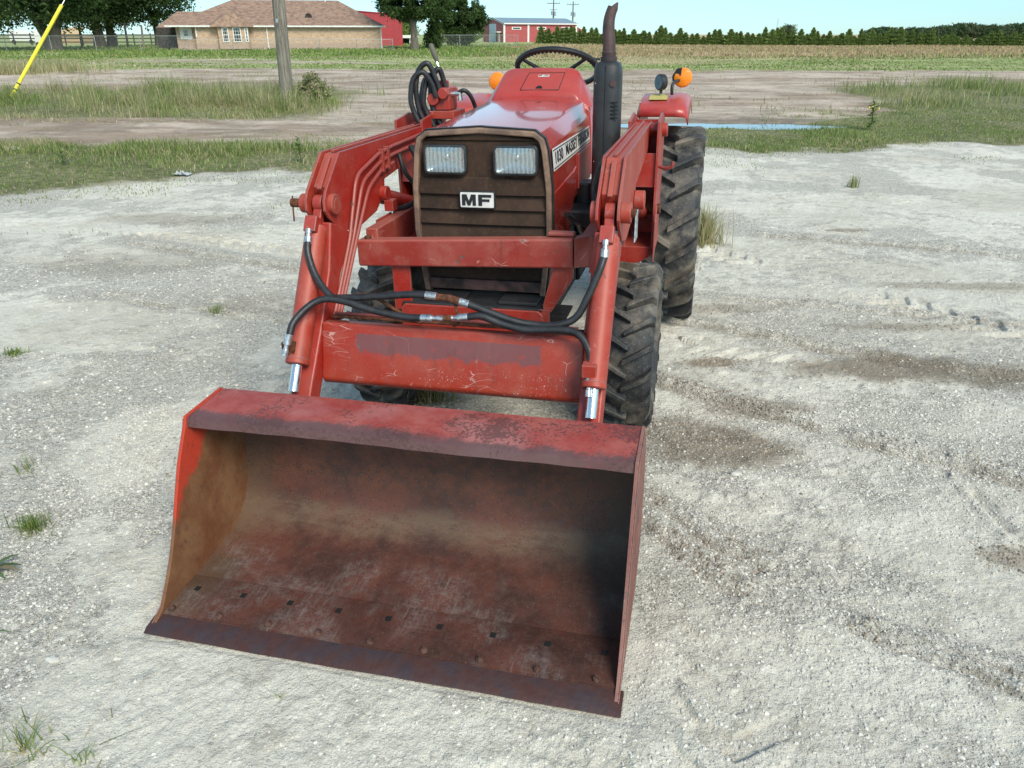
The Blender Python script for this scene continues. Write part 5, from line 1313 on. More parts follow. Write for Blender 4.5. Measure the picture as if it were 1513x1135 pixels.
# ---- brick house
hs, LEN = frame_at('brick_house', (-35.72, 89.69), (-14.42, 93.5), 'low brick house with brown hipped shingle roof behind the wooden pole', 'house')
zE = 2.42; x1 = in_frame(hs, 290, 60)[0]; ridgeR = in_frame(hs, 499, 3, 6.0); eaveR = in_frame(hs, 568, 40)[0]
MB().box(x1, LEN, 0, 12, .15, zE).build('wall', M['brick'], hs, smooth=0)
MB().box(-.02, x1-.01, .9, 12, .15, zE).build('wall', M['brick'], hs, smooth=0)
MB().box(-.1, LEN+.05, -.06, 12.1, -.4, .16).build('foundation', M['stucco'], hs, smooth=0)
zr = ridgeR[1]+.15; xr = ridgeR[0]
m = MB(); ov = .45; a0, a1, b0, b1 = -.3-ov, LEN+ov, -ov, 12+ov
m.add([(a0,b0,zE),(a1,b0,zE),(a1,b1,zE),(a0,b1,zE),(a0+6.2,6,zr),(xr,6,zr)], [(0,1,5,4),(1,2,5),(2,3,4,5),(3,0,4),(0,3,2,1)])
rf = m.build('roof', M['shingle'], hs, smooth=0)
MB().box(a0-.05, a1+.05, b0-.06, b0+.08, zE-.12, zE+.03).build('gutter', M['white_trim'], rf, smooth=0)
# left wing further back
MB().add([(-2.4,2.5,zE-.2),(-.4,2.5,zE-.2),(-.4,11,zE-.2),(-2.4,11,zE-.2),(-.6,6,zr-1.2),(3,6,zr-1.2)], [(0,1,5,4),(1,2,5),(2,3,4,5),(3,0,4),(0,3,2,1)]).build('wing_roof', M['shingle'], hs, smooth=0)
MB().box(-2.3,-.1,2.2,10.5,-.1,zE-.16).build('wing_wall', M['dark_wood'], hs, smooth=0)
# bay with small hipped roof
bxl, bxr = in_frame(hs, 322, 60)[0], in_frame(hs, 371, 60)[0]
MB().prism([(bxl,-.004,.16),(bxl+.22,-.6,.16),(bxr-.22,-.6,.16),(bxr,-.004,.16)], (0,0,zE-.30)).build('bay', M['brick'], hs, smooth=0)
pk = in_frame(hs, 338, 19, 2.0)
MB().add([(bxl-.5,-.95,zE-.10),(bxr+.5,-.95,zE-.10),(bxr+.5,1.6,zE+.55),(bxl-.5,1.6,zE+.55),((bxl+bxr)/2-.15,.5,pk[1]+.25),((bxl+bxr)/2-.15,3.6,pk[1]+.25)], [(0,1,4),(1,2,5,4),(3,0,4,5),(2,3,5),(0,3,2,1)]).build('bay_roof', M['shingle'], hs, smooth=0)
def window(e, xa, xb, za, zb, y, nx_=3, nz_=4, fw=.09, parent_extra=None):
    m = MB(); m.box(xa, xa+fw, y-.08, y+.02, za, zb); m.box(xb-fw, xb, y-.08, y+.02, za, zb); m.box(xa+fw, xb-fw, y-.08, y+.02, za, za+fw); m.box(xa+fw, xb-fw, y-.08, y+.02, zb-fw, zb)
    m.box(xa+fw, xb-fw, y-.075, y+.02, (za+zb)/2-.03, (za+zb)/2+.03)
    for i in range(1, nx_): xx = xa+(xb-xa)*i/nx_; m.box(xx-.012, xx+.012, y-.06, y-.03, za+fw, zb-fw)
    for i in range(1, nz_): zz = za+(zb-za)*i/nz_; m.box(xa+fw, xb-fw, y-.058, y-.032, zz-.012, zz+.012)
    w_ = m.build('window', M['white_trim'], e, smooth=0); MB().box(xa+fw*.5, xb-fw*.5, y-.028, y+.01, za+fw*.5, zb-fw*.5).build('pane', M['pane'], w_, smooth=0); return w_
for (pa, pb, ya, yb, pl) in ((327,339.5,40.5,62.5,-.615),(343,358,40.5,62.5,-.615),(360.5,368.5,41,62.5,-.615)):
    xa, zb = in_frame(hs, pa, ya, pl); xb, za = in_frame(hs, pb, yb, pl); window(hs, xa, xb, za, min(zb, zE-.16), pl)
xa, zb = in_frame(hs, 265, 42, .9); xb, za = in_frame(hs, 285, 56.5, .9)
MB().box(xa, xb, .80, .898, za-.1, zE-.02).build('window_surround', M['white_trim'], hs, smooth=0); window(hs, xa+.3, xb-.3, za+.12, zE-.35, .78, 3, 4)
for px in (397.5, 565):
    x_ = in_frame(hs, px, 60)[0]-.1; m = MB(); m.box(x_-.05, x_+.05, -.10, -.01, .2, zE-.12); m.bar((x_, -.06, .25), (x_+.25, -.3, .08), .10, .08); m.build('downspout', M['white_trim'], hs, smooth=0)
x_ = in_frame(hs, 291, 48, .0)[0]-.08; MB().box(x_-.05, x_+.05, -.11, -.012, 1.3, zE-.12).build('downspout', M['white_trim'], hs, smooth=0)
dx, dz = in_frame(hs, 456, 25, 1.6)
m = MB(); m.lathe([(-.02,.01),(-.06,.2),(-.14,.36),(-.13,.37),(-.04,.2),(0,.01)], (dx,1.6,dz), 'y', 20); m.tube([(dx,1.66,dz),(dx+.05,1.75,dz-.4)], .03, 6); m.tube([(dx,1.62,dz-.2),(dx,1.25,dz-.05)], .02, 6)
m.build('satellite_dish', M['dark_wood'], hs)
MB().cyl((xr-1.4,5.6,zr-.2),(xr-1.4,5.6,zr+.35), .06, 8).build('roof_vent', M['white_trim'], rf)
# ---- red metal shed at the right end of the house
sh, L2 = frame_at('metal_shed', on_ground(535, 70), on_ground(535, 70)+Vector((.985, .17, 0))*((on_ground(582.5, 70.5)-on_ground(535, 70)).length*1.0), 'deep red ribbed metal shed partly behind the brick house', 'shed')
zl = in_frame(sh, 540, 17.5)[1]; zr2 = in_frame(sh, 582, 22.5)[1]; sx = .0
MB().add([(-3,0,.1),(L2,0,.1),(L2,8,.1),(-3,8,.1),(-3,0,zl+.25),(L2,0,zr2),(L2,8,zr2),(-3,8,zl+.25)], [(0,3,2,1),(4,5,6,7),(0,1,5,4),(1,2,6,5),(2,3,7,6),(3,0,4,7)]).build('wall', M['red_metal'], sh, smooth=0)
MB().add([(-3.1,-.1,zl+.26),(L2+.1,-.1,zr2+.005),(L2+.1,8.1,zr2+.005),(-3.1,8.1,zl+.26),(-3.1,-.1,zl+.36),(L2+.1,-.1,zr2+.1),(L2+.1,8.1,zr2+.1),(-3.1,8.1,zl+.36)], [(0,3,2,1),(4,5,6,7),(0,1,5,4),(1,2,6,5),(2,3,7,6),(3,0,4,7)]).build('roof', M['red_metal'], sh, smooth=0)
MB().box(-3.05, L2+.04, -.04, 8.05, -.2, .1).build('foundation', M['stucco'], sh, smooth=0)
# ---- carport
cp, L3 = frame_at('carport', on_ground(583, 66), on_ground(606, 66), 'open carport with a white roof edge between the shed and the tree', 'carport')
zt = in_frame(cp, 590, 52)[1]; MB().box(-1.5, L3+.8, -.5, 6, zt-.45, zt).build('roof', M['white_trim'], cp, smooth=0)
for xx in (0.2, L3*.5, L3): MB().box(xx-.1, xx+.1, 0, .2, 0, zt-.45).build('post', M['white_trim'], cp, smooth=0)
MB().box(-1.2, L3+.5, 5.6, 5.9, 0, zt-.45).build('back_wall', M['dark_wood'], cp, smooth=0)
# ---- red barn
g0, g1, g2 = on_ground(711, 63.2), on_ground(744, 63.2), on_ground(851, 62.4)
bn, L4 = frame_at('red_barn', g1, g2, 'wide red metal barn with pale trim and blue grey roof on the horizon', 'barn')
Bi = (Matrix.Translation(bn.location) @ Matrix.Rotation(bn.rotation_euler.z, 4, 'Z')).inverted()
gl = Bi @ Vector((g0.x, g0.y+9, 0)); W_ = 15.0; gx = gl.x
ze = in_frame(bn, 744, 34.8)[1]; zee = in_frame(bn, 850, 37)[1]
A_ = Vector((0,0,0)); Bq = Vector((gl.x, gl.y, 0)); md = (A_+Bq)/2; zp = ze+.95
LX = L4
m = MB(); off = Bq-A_
v0 = [(0,0,0),(LX,0,0),(LX+off.x,off.y,0),(off.x,off.y,0)]
m.add([*v0, (0,0,ze),(LX,0,ze),(LX+off.x,off.y,ze),(off.x,off.y,ze),(md.x,md.y,zp),(LX+md.x,md.y,zp)], [(0,1,5,4),(1,2,6,9,5),(2,3,7,6),(3,0,4,8,7),(0,3,2,1)])
m.build('wall', M['barn_red'], bn, smooth=0)
e_ = -.25
MB().prism([(-.2,e_-.1,ze-.02),(md.x-.2,md.y,zp+.12),(off.x-.2,off.y+.3,ze-.02),(off.x-.2,off.y+.3,ze+.10),(md.x-.2,md.y,zp+.24),(-.2,e_-.1,ze+.10)], (LX+.5,0,0)).build('roof', M['blue_roof'], bn, smooth=0)
MB().box(-.1, LX+.1, -.42, -.36, ze-.12, ze+.10).build('gutter', M['white_trim'], bn, smooth=0)
dgl = off.normalized()
MB().bar((0,0,ze+.02)+0*A_ if False else Vector((-.05,-.1,ze)), Vector((md.x-.05,md.y-.1,zp+.12)), .12, .35).build('gable_trim', M['white_trim'], bn, smooth=0)
MB().bar(Vector((off.x-.05,off.y-.1,ze)), Vector((md.x-.05,md.y-.1,zp+.12)), .12, .35).build('gable_trim', M['white_trim'], bn, smooth=0)
for px in (745, 780.5, 851):
    xx = in_frame(bn, px, 50)[0]; MB().box(xx-.25, xx+.18, -.12, .02, 0, ze-.12).build('corner_trim', M['white_trim'], bn, smooth=0)
for pa, pb in ((756,769.5),(793,806.5),(829,841)):
    xa, zb = in_frame(bn, pa, 40); xb, za = in_frame(bn, pb, 44); f = MB().box(xa, xb, -.1, .02, za, zb).build('window', M['white_trim'], bn, smooth=0); MB().box(xa+.25, xb-.25, -.13, -.09, za+.12, zb-.12).build('pane', M['pane'], f, smooth=0)
xa, _ = in_frame(bn, 796, 50); xb, zb = in_frame(bn, 806, 48.5); dr = MB().box(xa, xb, -.1, .02, 0, zb).build('door', M['white_trim'], bn, smooth=0)
# tall door and porch on the gable end (skewed along the gable line)
def gable_box(t0, t1, z0, z1, nm, mt, out=.12):
    p0, p1 = off*t0, off*t1; nrm_ = Vector((off.y, -off.x, 0)).normalized()
    if nrm_.x > 0: nrm_ = -nrm_
    nrm_ = nrm_*out
    MB().prism([p0+Vector((0,0,z0)), p1+Vector((0,0,z0)), p1+Vector((0,0,z1)), p0+Vector((0,0,z1))], nrm_).build(nm, mt, bn, smooth=0)
gable_box(.34, .64, 0, ze-.02, 'tall_door', simple('pale_blue_door', (.50,.60,.68), .5)); gable_box(.10, .30, 1.9, 2.1, 'porch_roof', M['white_trim'], 1.0); gable_box(.16, .24, 0, 1.9, 'door', M['white_trim'])
gable_box(.97, 1.0, 0, ze, 'corner_trim', M['white_trim'])
# ---- low red lean-to at the right of the barn
ln, L5 = frame_at('lean_to', on_ground(853, 62), on_ground(869, 62), 'small sloping red shed right of the barn', 'shed')
MB().prism([(0,0,0),(L5,0,0),(L5,0,1.6),(0,0,3.0)], (0,6,0)).build('wall', M['barn_red'], ln, smooth=0); MB().prism([(-.1,-.1,3.02),(L5+.2,-.1,1.6),(L5+.2,-.1,1.75),(-.1,-.1,3.2)], (0,6.2,0)).build('roof', M['white_trim'], ln, smooth=0)

# ---- poles
def wood_pole_mat():
    m, nt, b = newmat('weathered_pole'); k = N(nt); co = k.coord()
    g = k.noise(k.mapping(co, (14, 14, .8)), 1.5, 7, .7); c = k.mix(k.ramp(g, .3, .7), (.10,.088,.07), (.27,.25,.205))
    c = k.mix(k.math('MULTIPLY', k.ramp(k.noise(k.mapping(co, (30, 30, 1)), 2, 4, .7), .55, .62), .7), c, (.045,.038,.03))
    k.link(c, b.inputs['Base Color']); b.inputs['Roughness'].default_value = .95; k.link(k.bump(g, .8, .02), b.inputs['Normal']); return m
M['pole'] = wood_pole_mat()
pb_ = Vector((-5.55, 20.5, 0)); tp = at(409, -250, 20.7); zt_ = 9.0
dirp = (at(412, 0, 20.6)-Vector((on_ground(424.5,160).x*0+at(424.5,140,20.5).x, 20.5, at(424.5,140,20.5).z)))
base = at(424.8, 150, 20.5); dz_ = dirp/dirp.z
b0_ = base-dz_*(base.z+.3); 
m = MB(); m.tube([b0_, b0_+dz_*3, b0_+dz_*6, b0_+dz_*9.3], [.165,.150,.138,.125], 22)
m.v = [tuple(Vector(p)-b0_) for p in m.v]
po = m.build('utility_pole', M['pole'], None, smooth=60); po.location = b0_
for _ in (0,): pass
tag(po, 'weathered grey wooden utility pole standing in the weeds in front of the brick house', 'pole')
tg_ = dz_*2.2; MB().box(tg_.x-.03,tg_.x+.02,-.172,-.160,2.17,2.25).build('pole_tag', M['fitting'], po)
def bush(x, y, label):
    rg = np.random.default_rng(77); r = empty('bush', (x, y, 0)); r.scale = (.78,.78,.82); tag(r, label, 'bush'); m = MB()
    for i in range(14):
        a = rg.uniform(0, 6.28); s_ = rg.uniform(.2, .6); m.tube(spline([(0,0,-.05),(s_*.4*math.cos(a), s_*.4*math.sin(a), .35),(s_*math.cos(a), s_*math.sin(a), rg.uniform(.5,.95))], 3), .008, 4)
    m.build('stems', M['bark'], r)
    V, F, C = leaves_np([((.1,0,.40),(.50,.45,.42)),((-.25,0,.3),(.35,.35,.35)),((.35,0,.28),(.38,.35,.32)),((.05,0,.72),(.28,.28,.24))], 3200, .055, [(.26,.29,.14),(.36,.32,.19),(.20,.25,.10),(.44,.39,.24)], rg)
    np_mesh('leaves', V, F, M['blade'], {'col': C}, parent=r)

# guy wire with its yellow guard
ga, gb = at(14, 148, 21.5), at(91, 8, 23.2)
gm = MB(); gm.tube([ga, gb], .045, 10); ymat = simple('guard_yellow', (.78,.68,.04), .45, 0, .12, 6, .1)
gw_ = gm.build('guy_wire_guard', ymat, None); tag(gw_, 'slanting bright yellow plastic guy wire guard at the far left', 'guy wire guard')
dgy = (gb-ga).normalized(); MB().tube([gb, gb+dgy*4.2], .012, 6).build('wire', M['fitting'], gw_)
for t in (.10, .16): MB().cyl(ga+(gb-ga)*t, ga+(gb-ga)*(t+.012), .050, 10).build('band', M['black'], gw_)
# far power poles
M['far_pole'] = simple('far_pole', (.20,.17,.15), .9)
for px, Y, lb, h in ((817, 205, 'tall power pole in front of the red barn, left of two', 13), (845.5, 215, 'tall power pole with round transformer at the right end of the red barn', 13)):
    p = at(px, 55, Y); top = at(px, 2 if px < 830 else 4, Y).z; r = empty('power_pole', (p.x, Y, 0)); tag(r, lb, 'power pole', 'power poles by the barn')
    MB().tube([(0,0,-.3),(0,0,top+.3)], [.26,.16], 10).build('pole', M['far_pole'], r)
    MB().box(-1.5,1.5,-.08,.08,top-.55,top-.38).build('crossarm', M['far_pole'], r, smooth=0)
    if px < 830: MB().box(-.9,.9,-.1,.1,top-1.9,top-1.75).build('crossarm', M['far_pole'], r, smooth=0)
    for xx in (-1.4, -.6, .6, 1.4): MB().cyl((xx,0,top-.38),(xx,0,top-.05), .07, 6).build('insulator', M['fitting'], r)
    MB().cyl((.35,-.3,top-3.2),(.35,-.3,top-2.2), .32, 10).build('transformer', M['fitting'], r)
    MB().cyl((-.35,-.3,top-3.0),(-.35,-.3,top-2.1), .28, 10).build('transformer', M['fitting'], r)
# lattice mast far off
p = at(1147, 50, 420); r = empty('radio_mast', (p.x, 420, 0)); tag(r, 'thin distant radio mast beside the lone round tree', 'mast'); zt = at(1147, 28, 420).z
m = MB(); 
for a in range(3): m.tube([(.5*math.cos(a*2.1),.5*math.sin(a*2.1),0),(.15*math.cos(a*2.1),.15*math.sin(a*2.1),zt)], .06, 5)
m.build('mast', M['fitting'], r)

# ---- fences
M['galv'] = simple('galvanised', (.33,.34,.34), .5, .5, .2, 5, 0)
def chain_fence(pts, h, label, group=None):
    r = empty('chain_link_fence', (pts[0][0], pts[0][1], 0)); tag(r, label, 'fence')
    o0 = Vector((pts[0][0], pts[0][1], 0)); rail = MB(); mesh = MB()
    for (ax, ay), (bx, by) in zip(pts[:-1], pts[1:]):
        A, B2 = Vector((ax, ay, 0))-o0, Vector((bx, by, 0))-o0; L = (B2-A).length; n = max(1, round(L/4.1)); d = (B2-A)/L
        rail.tube([A+Vector((0,0,h)), B2+Vector((0,0,h))], .025, 6)
        for i in range(n+1):
            if i == n and (bx, by) != pts[-1]: continue
            p = A+d*(L*i/n); MB().tube([p+Vector((0,0,-.2)), p+Vector((0,0,h+.06))], .04, 8).build('post', M['galv'], r)
        s_ = .16; kk = int(L/s_)
        for i in range(-int(h/s_), kk):
            for sg in (1, -1):
                x0, x1_ = i*s_, i*s_+h
                z0, z1 = 0, h
                if x0 < 0: z0 = -x0; x0 = 0
                if x1_ > L: z1 = h-(x1_-L); x1_ = L
                if sg < 0: z0, z1 = h-z0, h-z1
                p, q = A+d*x0+Vector((0,0,z0)), A+d*x1_+Vector((0,0,z1)); u = Vector((0,0,.0045))
                mesh.add([p-u, q-u, q+u, p+u], [(0,1,2,3)])
    rail.build('top_rail', M['galv'], r); mesh.build('wire_mesh', M['galv'], r, smooth=0)
y_f = 84.0
chain_fence([(at(-60,60,y_f).x, y_f), (at(266,60,y_f).x, y_f+1)], 1.45, 'long galvanised chain link fence in front of the oak trees')
chain_fence([(at(269,60,y_f).x, y_f+1.4), (at(470,60,88).x, 88.5), (at(578,60,90).x, 91)], 1.1, 'low chain link fence along the brick house wall')
chain_fence([(at(634,60,104).x, 104), (at(765,60,110).x, 110)], 1.5, 'chain link fence in the field between the trees and the red barn')
# dark board fence under the oaks
bf = empty('board_fence', (at(-30,60,128).x, 128, 0)); tag(bf, 'dark three rail board fence far behind the oak trees', 'fence'); Lf = at(262,60,128).x-at(-30,60,128).x
for zz in (.5, 1.0, 1.5): MB().box(0, Lf, -.03, .03, zz-.08, zz+.08).build('rail', M['dark_wood'], bf, smooth=0)
for i in range(int(Lf/2.6)+1): MB().box(i*2.6-.07, i*2.6+.07, -.08, .08, -.1, 1.75).build('post', M['dark_wood'], bf, smooth=0)
for px, py, Y, tx in ((122,44,100,-4),(190,42,97,-5),(213,45,104,-3)):
    a = at(px, 74, Y); top = at(px+tx, py, Y); o = MB().tube([Vector((0,0,-.2-a.z*0)), Vector((top.x-a.x, 0, top.z+.6))], [.14,.12], 8).build('fence_pole', M['far_pole'] if px > 200 else M['dark_wood'], None)
    o.location = (a.x, Y, 0); tag(o, {122:'thin dark leaning pole between the forked oak and the two oaks', 190:'dark leaning wooden pole right of the two oak trunks', 213:'grey leaning wooden pole near the house end of the oaks'}[px], 'pole')
# distant building under the crowns, white vehicle
tb, L6 = frame_at('far_shed', at(88,60,150), at(118,60,150), 'distant tan shed seen under the oak crowns', 'shed'); MB().box(0,L6,0,6,0,1.5).build('wall', simple('tan_wall', (.42,.30,.17), .8), tb, smooth=0)
MB().prism([(-.4,-.4,1.5),(L6+.4,-.4,1.5),(L6-.3,3,2.6),(.3,3,2.6)], (0,.02,.12)).build('roof', simple('tan_roof', (.55,.40,.22), .8), tb, smooth=0)
wv = empty('white_trailer', (at(62,60,118).x, 118, 0)); tag(wv, 'small white trailer with sloping front behind the yellow guard', 'trailer')
MB().prism([(-1.0,0,.45),(.5,0,.45),(.6,0,1.0),(-.1,0,2.0),(-.9,0,2.2)], (0,2.2,0)).build('body', M['white_trim'], wv, bevel=.05)
for x_ in (-.6, .2): MB().lathe([(-.1,.30),(.1,.30)], (x_,-.05,.30), 'y', 16).build('wheel', M['black'], wv)
wv2 = empty('white_van', (at(33,60,150).x, 150, 0)); tag(wv2, 'white van parked far behind the left oak', 'van')
MB().prism([(-2.2,0,.5),(2.4,0,.5),(2.5,0,1.2),(1.7,0,1.4),(1.2,0,2.1),(-2.2,0,2.2)], (0,2,0)).build('body', M['white_trim'], wv2, bevel=.06)
for x_ in (-1.5, 1.6): MB().lathe([(-.1,.35),(.1,.35)], (x_,-.05,.35), 'y', 16).build('wheel', M['black'], wv2)

# =================================================================== TREES
def bark():
    m, nt, b = newmat('bark'); k = N(nt); co = k.coord(); g = k.noise(k.mapping(co, (3, 3, .7)), 1.6, 6, .7)
    k.link(k.mix(k.ramp(g, .3, .7), (.06,.05,.04), (.17,.145,.12)), b.inputs['Base Color']); b.inputs['Roughness'].default_value = .95
    k.link(k.bump(g, 1, .08), b.inputs['Normal']); return m
M['bark'] = bark()
def leaves_np(lobes, n, size, palette, rg):
    """leaf clumps (small rhombs) through the volume of lobes [(c, (rx,ry,rz))]"""
    vol = np.array([l[1][0]*l[1][1]*l[1][2] for l in lobes]); vol = vol/vol.sum()
    which = rg.choice(len(lobes), n, p=vol); C = np.array([l[0] for l in lobes])[which]; Rr = np.array([l[1] for l in lobes])[which]
    d = rg.normal(size=(n, 3)); d /= np.linalg.norm(d, axis=1)[:, None]; q = rg.random(n)**.38
    edge = 1+.22*np.sin(d[:, 0]*7+which)*np.sin(d[:, 2]*6+which*2)+.10*rg.normal(size=n)
    P = C+d*Rr*(q*edge)[:, None]
    # gaps: drop leaves by 3d-ish noise
    keep = vnoise(P[:, 0]*1.2, P[:, 2]*1.4, 5)+vnoise(P[:, 1]*1.2, P[:, 2]*1.3+7, 6) > -.75; P = P[keep]; d = d[keep]; n = len(P); which = which[keep]
    a = rg.normal(size=(n, 3)); a /= np.linalg.norm(a, axis=1)[:, None]; b_ = np.cross(a, d+.4*rg.normal(size=(n, 3))); b_ /= np.linalg.norm(b_, axis=1)[:, None]+1e-6
    s = size*rg.uniform(.5, 1.3, n)[:, None]
    V = np.stack([P-a*s, P+b_*s*.55, P+a*s, P-b_*s*.55], 1)
    F = (np.array([(0,1,2),(0,2,3)])[None]+np.arange(n)[:, None, None]*4).reshape(-1, 3)
    pal = np.array(palette); cl = vnoise(P[:, 0]*.6+9, P[:, 2]*.6+P[:, 1]*.3, 8)
    c = pal[rg.integers(0, len(pal), n)]*(1+.35*cl)[:, None]*rg.uniform(.75, 1.25, (n, 1))
    return V.reshape(-1, 3), F, np.repeat(c, 4, axis=0)
OAK = [(.055,.095,.035),(.08,.13,.045),(.045,.078,.03),(.10,.155,.055)]
def tree(name, x, y, trunks, lobes, n, size, pal, label, cat='tree', group=None, seed=1):
    rg = np.random.default_rng(seed); r = empty(name, (x, y, 0)); tag(r, label, cat, group)
    m = MB()
    for path, radii in trunks: m.tube(spline(path, 4), list(np.interp(np.linspace(0, 1, (len(path)-1)*4+1), np.linspace(0, 1, len(radii)), radii)), 10)
    m.build('trunk', M['bark'], r, smooth=60)
    V, F, C = leaves_np(lobes, n, size, pal, rg); np_mesh('crown', V, F, M['blade'], {'col': C}, parent=r); return r
def limbs(h0, spread, top, nl, rg, r0):
    out = []
    for i in range(nl):
        a = i*2*math.pi/nl+rg.uniform(-.4, .4); s = spread*rg.uniform(.7, 1.1)
        out.append(([(0,0,h0),(s*.3*math.cos(a), s*.3*math.sin(a), h0+(top-h0)*.35),(s*math.cos(a), s*math.sin(a), h0+(top-h0)*rg.uniform(.5,.9))], [r0, r0*.6, r0*.25]))
    return out
rg_ = np.random.default_rng(2)
def oak(px, py, Y, rx, zlow, ztop, trunk_r, label, seed, lobes=None, n=26000, fork=False, x=None):
    X = at(px, py, Y).x if x is None else x; hh = zlow+.5
    tr = [([(0,0,-.3),(.1,0,hh*.5),(.0,.05,hh),(.1,.1,hh+1.5)], [trunk_r*1.35, trunk_r, trunk_r*.9, trunk_r*.7])]
    if fork: tr = [([(0.2,0,-.3),(.35,0,1.2),(.9,0,3.4)], [trunk_r, trunk_r*.75, trunk_r*.6]), ([(-.1,0,-.3),(-.5,0,1.3),(-1.5,0,3.5)], [trunk_r, trunk_r*.7, trunk_r*.5])]
    tr += limbs(hh, rx*.8, ztop, 6, rg_, trunk_r*.55)
    L = []
    for i in range(11):
        a = i*2.4; q = rx*(.25+.55*((i*37)%10)/10); L.append(((q*math.cos(a), q*math.sin(a), zlow+1.4+((i*53)%10)/10*(ztop-zlow-3)), (rx*.42, rx*.42, 1.7)))
    L += [((0,0,(zlow+ztop)/2+1), (rx*.6, rx*.6, (ztop-zlow)*.4))]
    return tree('oak_tree', X, Y, tr, L if lobes is None else lobes, n, .17, OAK, label, 'oak tree', 'oaks behind the chain link fence', seed)
oak(80, 70, 86.5, 6.5, 2.3, 10, .75, 'large oak with forked pale trunk behind the yellow guard', 11, fork=True)
oak(148, 70, 102, 6.5, 2.0, 10, .62, 'dark oak with thick trunk, left of the close pair', 12)
oak(166, 70, 104, 7.5, 2.6, 11, .50, 'dark oak whose crown reaches the house roof, right of the close pair', 13)
oak(-25, 70, 92, 8.0, 1.9, 10, .6, 'oak at the left edge with low hanging crown', 14)
oak(235, 70, 108, 5.5, 2.3, 9.5, .4, 'dark oak rising behind the left wing of the house', 15, n=18000)
# tree right of the shed
X0 = at(612, 70, 92).x
tree('oak_tree', X0, 92, [([(0,0,-.3),(.05,0,1.2),(-.05,0,2.6),(-.5,0,4.4)], [.62,.38,.36,.22]), ([(-.05,0,2.4),(.6,.1,3.6),(1.2,.2,5)], [.26,.2,.12]), ([(-.05,0,2.4),(-1.2,.1,3.6),(-2.4,.2,4.6)], [.2,.14,.08])],
     [((-2.3,0,4.5),(1.6,1.6,1.3)),((-.6,0,4.6),(2.8,2.4,1.7)),((1.4,.3,4.3),(1.7,1.4,1.4)),((-.5,.6,3.7),(2.2,1.6,1.0)),((-.3,0,7),(3.8,3,2.2))], 46000, .13, OAK, 'shade tree with a bare light trunk right of the red metal shed', 'oak tree', None, 21)
X1 = at(640, 70, 95).x
tree('leafy_tree', X1, 95, [([(0,0,-.3),(.1,0,2),(.0,0,5)], [.25,.2,.12])], [((0,0,1.0),(1.1,1.1,1.3)),((.2,0,2.6),(.8,.9,1.2)),((0.6,0,5.2),(1.9,1.8,1.5)),((.3,0,4.0),(1.1,.9,1))], 16000, .12, OAK, 'narrow ivy covered tree just right of the light trunked tree', 'tree', None, 22)
X2 = at(686, 70, 112).x
tree('leafy_tree', X2, 112, [([(0,0,-.3),(-.3,0,2),(.3,0,6)], [.3,.25,.15])], [((-.3,0,1.9),(2.3,1.6,1.7)),((.6,0,3.3),(2.5,1.8,1.9)),((-1.4,0,3.9),(2.2,1.8,2.0)),((1.3,0,4.0),(1.6,1.4,1.6)),((-1.4,0,6.0),(2.5,2.0,1.9))], 48000, .14, OAK, 'dense dark green tree left of the red barn', 'tree', None, 23)
LIGHTG = [(.22,.29,.08),(.32,.39,.12),(.17,.24,.07)]
for i, (px, Y, s) in enumerate(((596,170,3.2),(655,175,3.4),(693,170,3.0),(668,180,3.0))):
    tree('leafy_tree', at(px,60,Y).x, Y, [([(0,0,-.3),(0,0,1),(.1,0,2)], [.25,.2,.1])], [((0,0,1.9),(s,s*.8,1.7)),((.8,0,3.0),(s*.6,s*.6,1.1))], 7000, .2, LIGHTG, ['yellow green tree behind the carport','light green tree seen past the dark tree, middle one','light green tree close to the left end of the barn','pale green tree filling the gap behind the dark tree'][i], 'tree', None, 30+i)
# far trees right
FAR = [(.085,.135,.065),(.11,.165,.08),(.07,.11,.055)]
spec = [(1162,300,35,'lone round tree rising above the evergreen row',11)]
for i, (px, top) in enumerate(((1292,41),(1305,39),(1318,41),(1345,40),(1360,40),(1378,39),(1392,37),(1412,33),(1428,33),(1445,36),(1460,36),(1478,36),(1492,34),(1508,33),(1524,34),(1545,36))):
    spec.append((px, 215, top, ['far tree at the left end of the tall wood on the horizon','far tree in the horizon wood'][0 if i == 0 else 1], 0))
for i, (px, Y, top, lb, _) in enumerate(spec):
    zt = at(px, top, Y).z; rx = (zt*.62 if i == 0 else 2.6+1.0*((i*7)%5)/5)
    tree('broadleaf_tree', at(px,60,Y).x, Y, [([(0,0,-.3),(.1,0,zt*.3),(0,0,zt*.6)], [.4,.3,.15])],
        [((0,0,zt*.6),(rx,rx,zt*.34)),((rx*.4,0,zt*.42),(rx*.7,rx*.7,zt*.28)),((-rx*.45,0,zt*.45),(rx*.7,rx*.7,zt*.3)),((rx*.1,0,zt*.8),(rx*.5,rx*.5,zt*.2))], 3500, .27, FAR if i%3 else [(.14,.17,.10),(.10,.14,.07)], lb, 'tree', 'trees of the far wood' if i else None, 50+i)
bush(-5.0, 20.45, 'tangled brown green bush against the foot of the wooden pole')
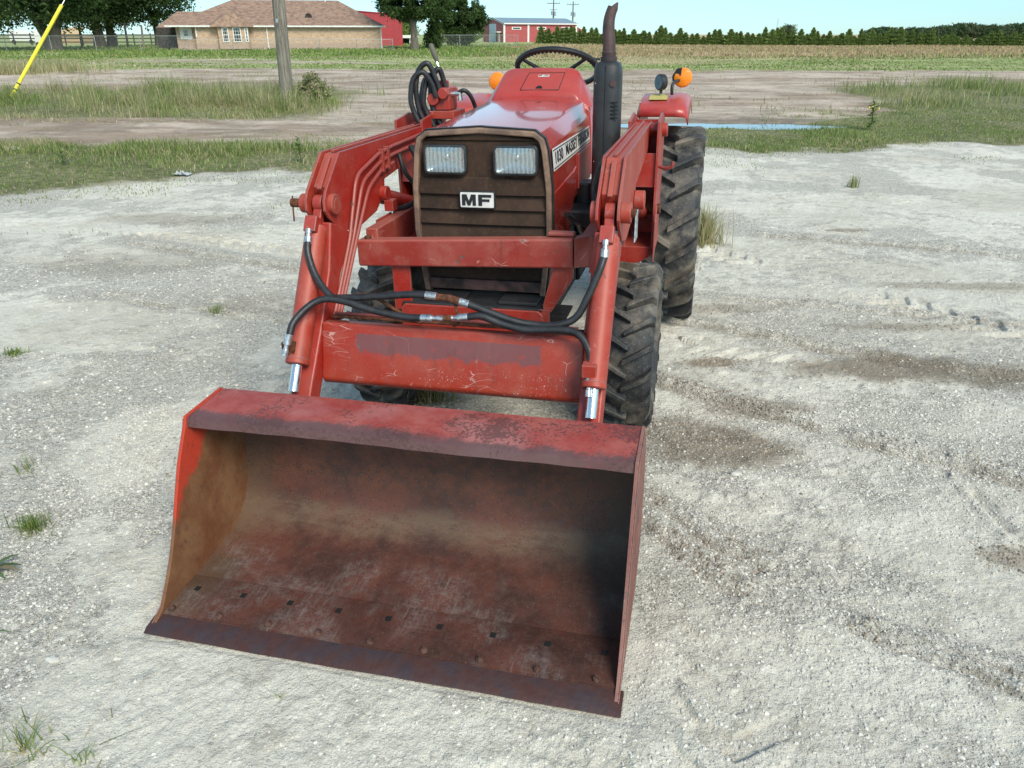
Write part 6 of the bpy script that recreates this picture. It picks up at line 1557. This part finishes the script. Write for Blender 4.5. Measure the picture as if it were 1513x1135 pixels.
# row of young conical evergreens
def evergreen(seed, h):
    rg = np.random.default_rng(seed); r = empty('evergreen_tree', (0,0,0)); tag(r, 'young conical evergreen in the long row across the far field', 'evergreen', 'conical evergreens in the row along the far field')
    MB().tube([(0,0,-.2),(0,0,h*.9)], [.09,.02], 6).build('trunk', M['bark'], r)
    n = 1500; t = rg.random(n)**1.25; z = h*(.04+.96*t); rr = (h*.36)*(1-t)**.75*(1+.25*np.sin(t*30+seed))*np.sqrt(rg.random(n))*1.15; a = rg.uniform(0, 6.28, n)
    P = np.stack([rr*np.cos(a), rr*np.sin(a), z], 1); d = np.stack([np.cos(a), np.sin(a), rg.uniform(.2, 1.2, n)], 1); d /= np.linalg.norm(d, axis=1)[:, None]
    s_ = np.cross(d, rg.normal(size=(n, 3))); s_ /= np.linalg.norm(s_, axis=1)[:, None]; L = .17*rg.uniform(.6, 1.3, n)[:, None]
    V = np.stack([P-d*L*.4, P+s_*L*.45, P+d*L, P-s_*L*.45], 1).reshape(-1, 3); F = (np.array([(0,1,2),(0,2,3)])[None]+np.arange(n)[:, None, None]*4).reshape(-1, 3)
    c = np.array([(.21,.29,.09),(.29,.37,.12),(.15,.22,.07)])[rg.integers(0, 3, n)]*rg.uniform(.75, 1.3, (n, 1))
    np_mesh('crown', V, F, M['blade'], {'col': np.repeat(c, 4, axis=0)}, parent=r); return r
protos = [evergreen(s, 2.0) for s in (1, 2, 3, 4)]; bpy.context.view_layer.update()
A0, A1, A2 = Vector((5.2, 150, 0)), Vector((17, 141, 0)), Vector((92, 110, 0)); used = set(); cnt = 0; pos = []
d = 0; 
for (P, Q) in ((A0, A1), (A1, A2)):
    L = (Q-P).length; n = int(L/.86)
    for i in range(n): pos.append(P+(Q-P)*(i/n))
for i, p in enumerate(pos):
    pr = protos[i % 4] if i > 3 else protos[i]
    o = pr if i < 4 else copy_tree(pr)
    o.location = (p.x+random.uniform(-.15,.15), p.y+random.uniform(-.5,.5), 0); o.rotation_euler.z = random.uniform(0, 6.28)
    hgt = (.93+.06*math.sin(i*.3))*random.uniform(.66, 1.28)*(1.18-.28*i/len(pos)); o.scale = (random.uniform(.8,1.5), random.uniform(.8,1.5), hgt)
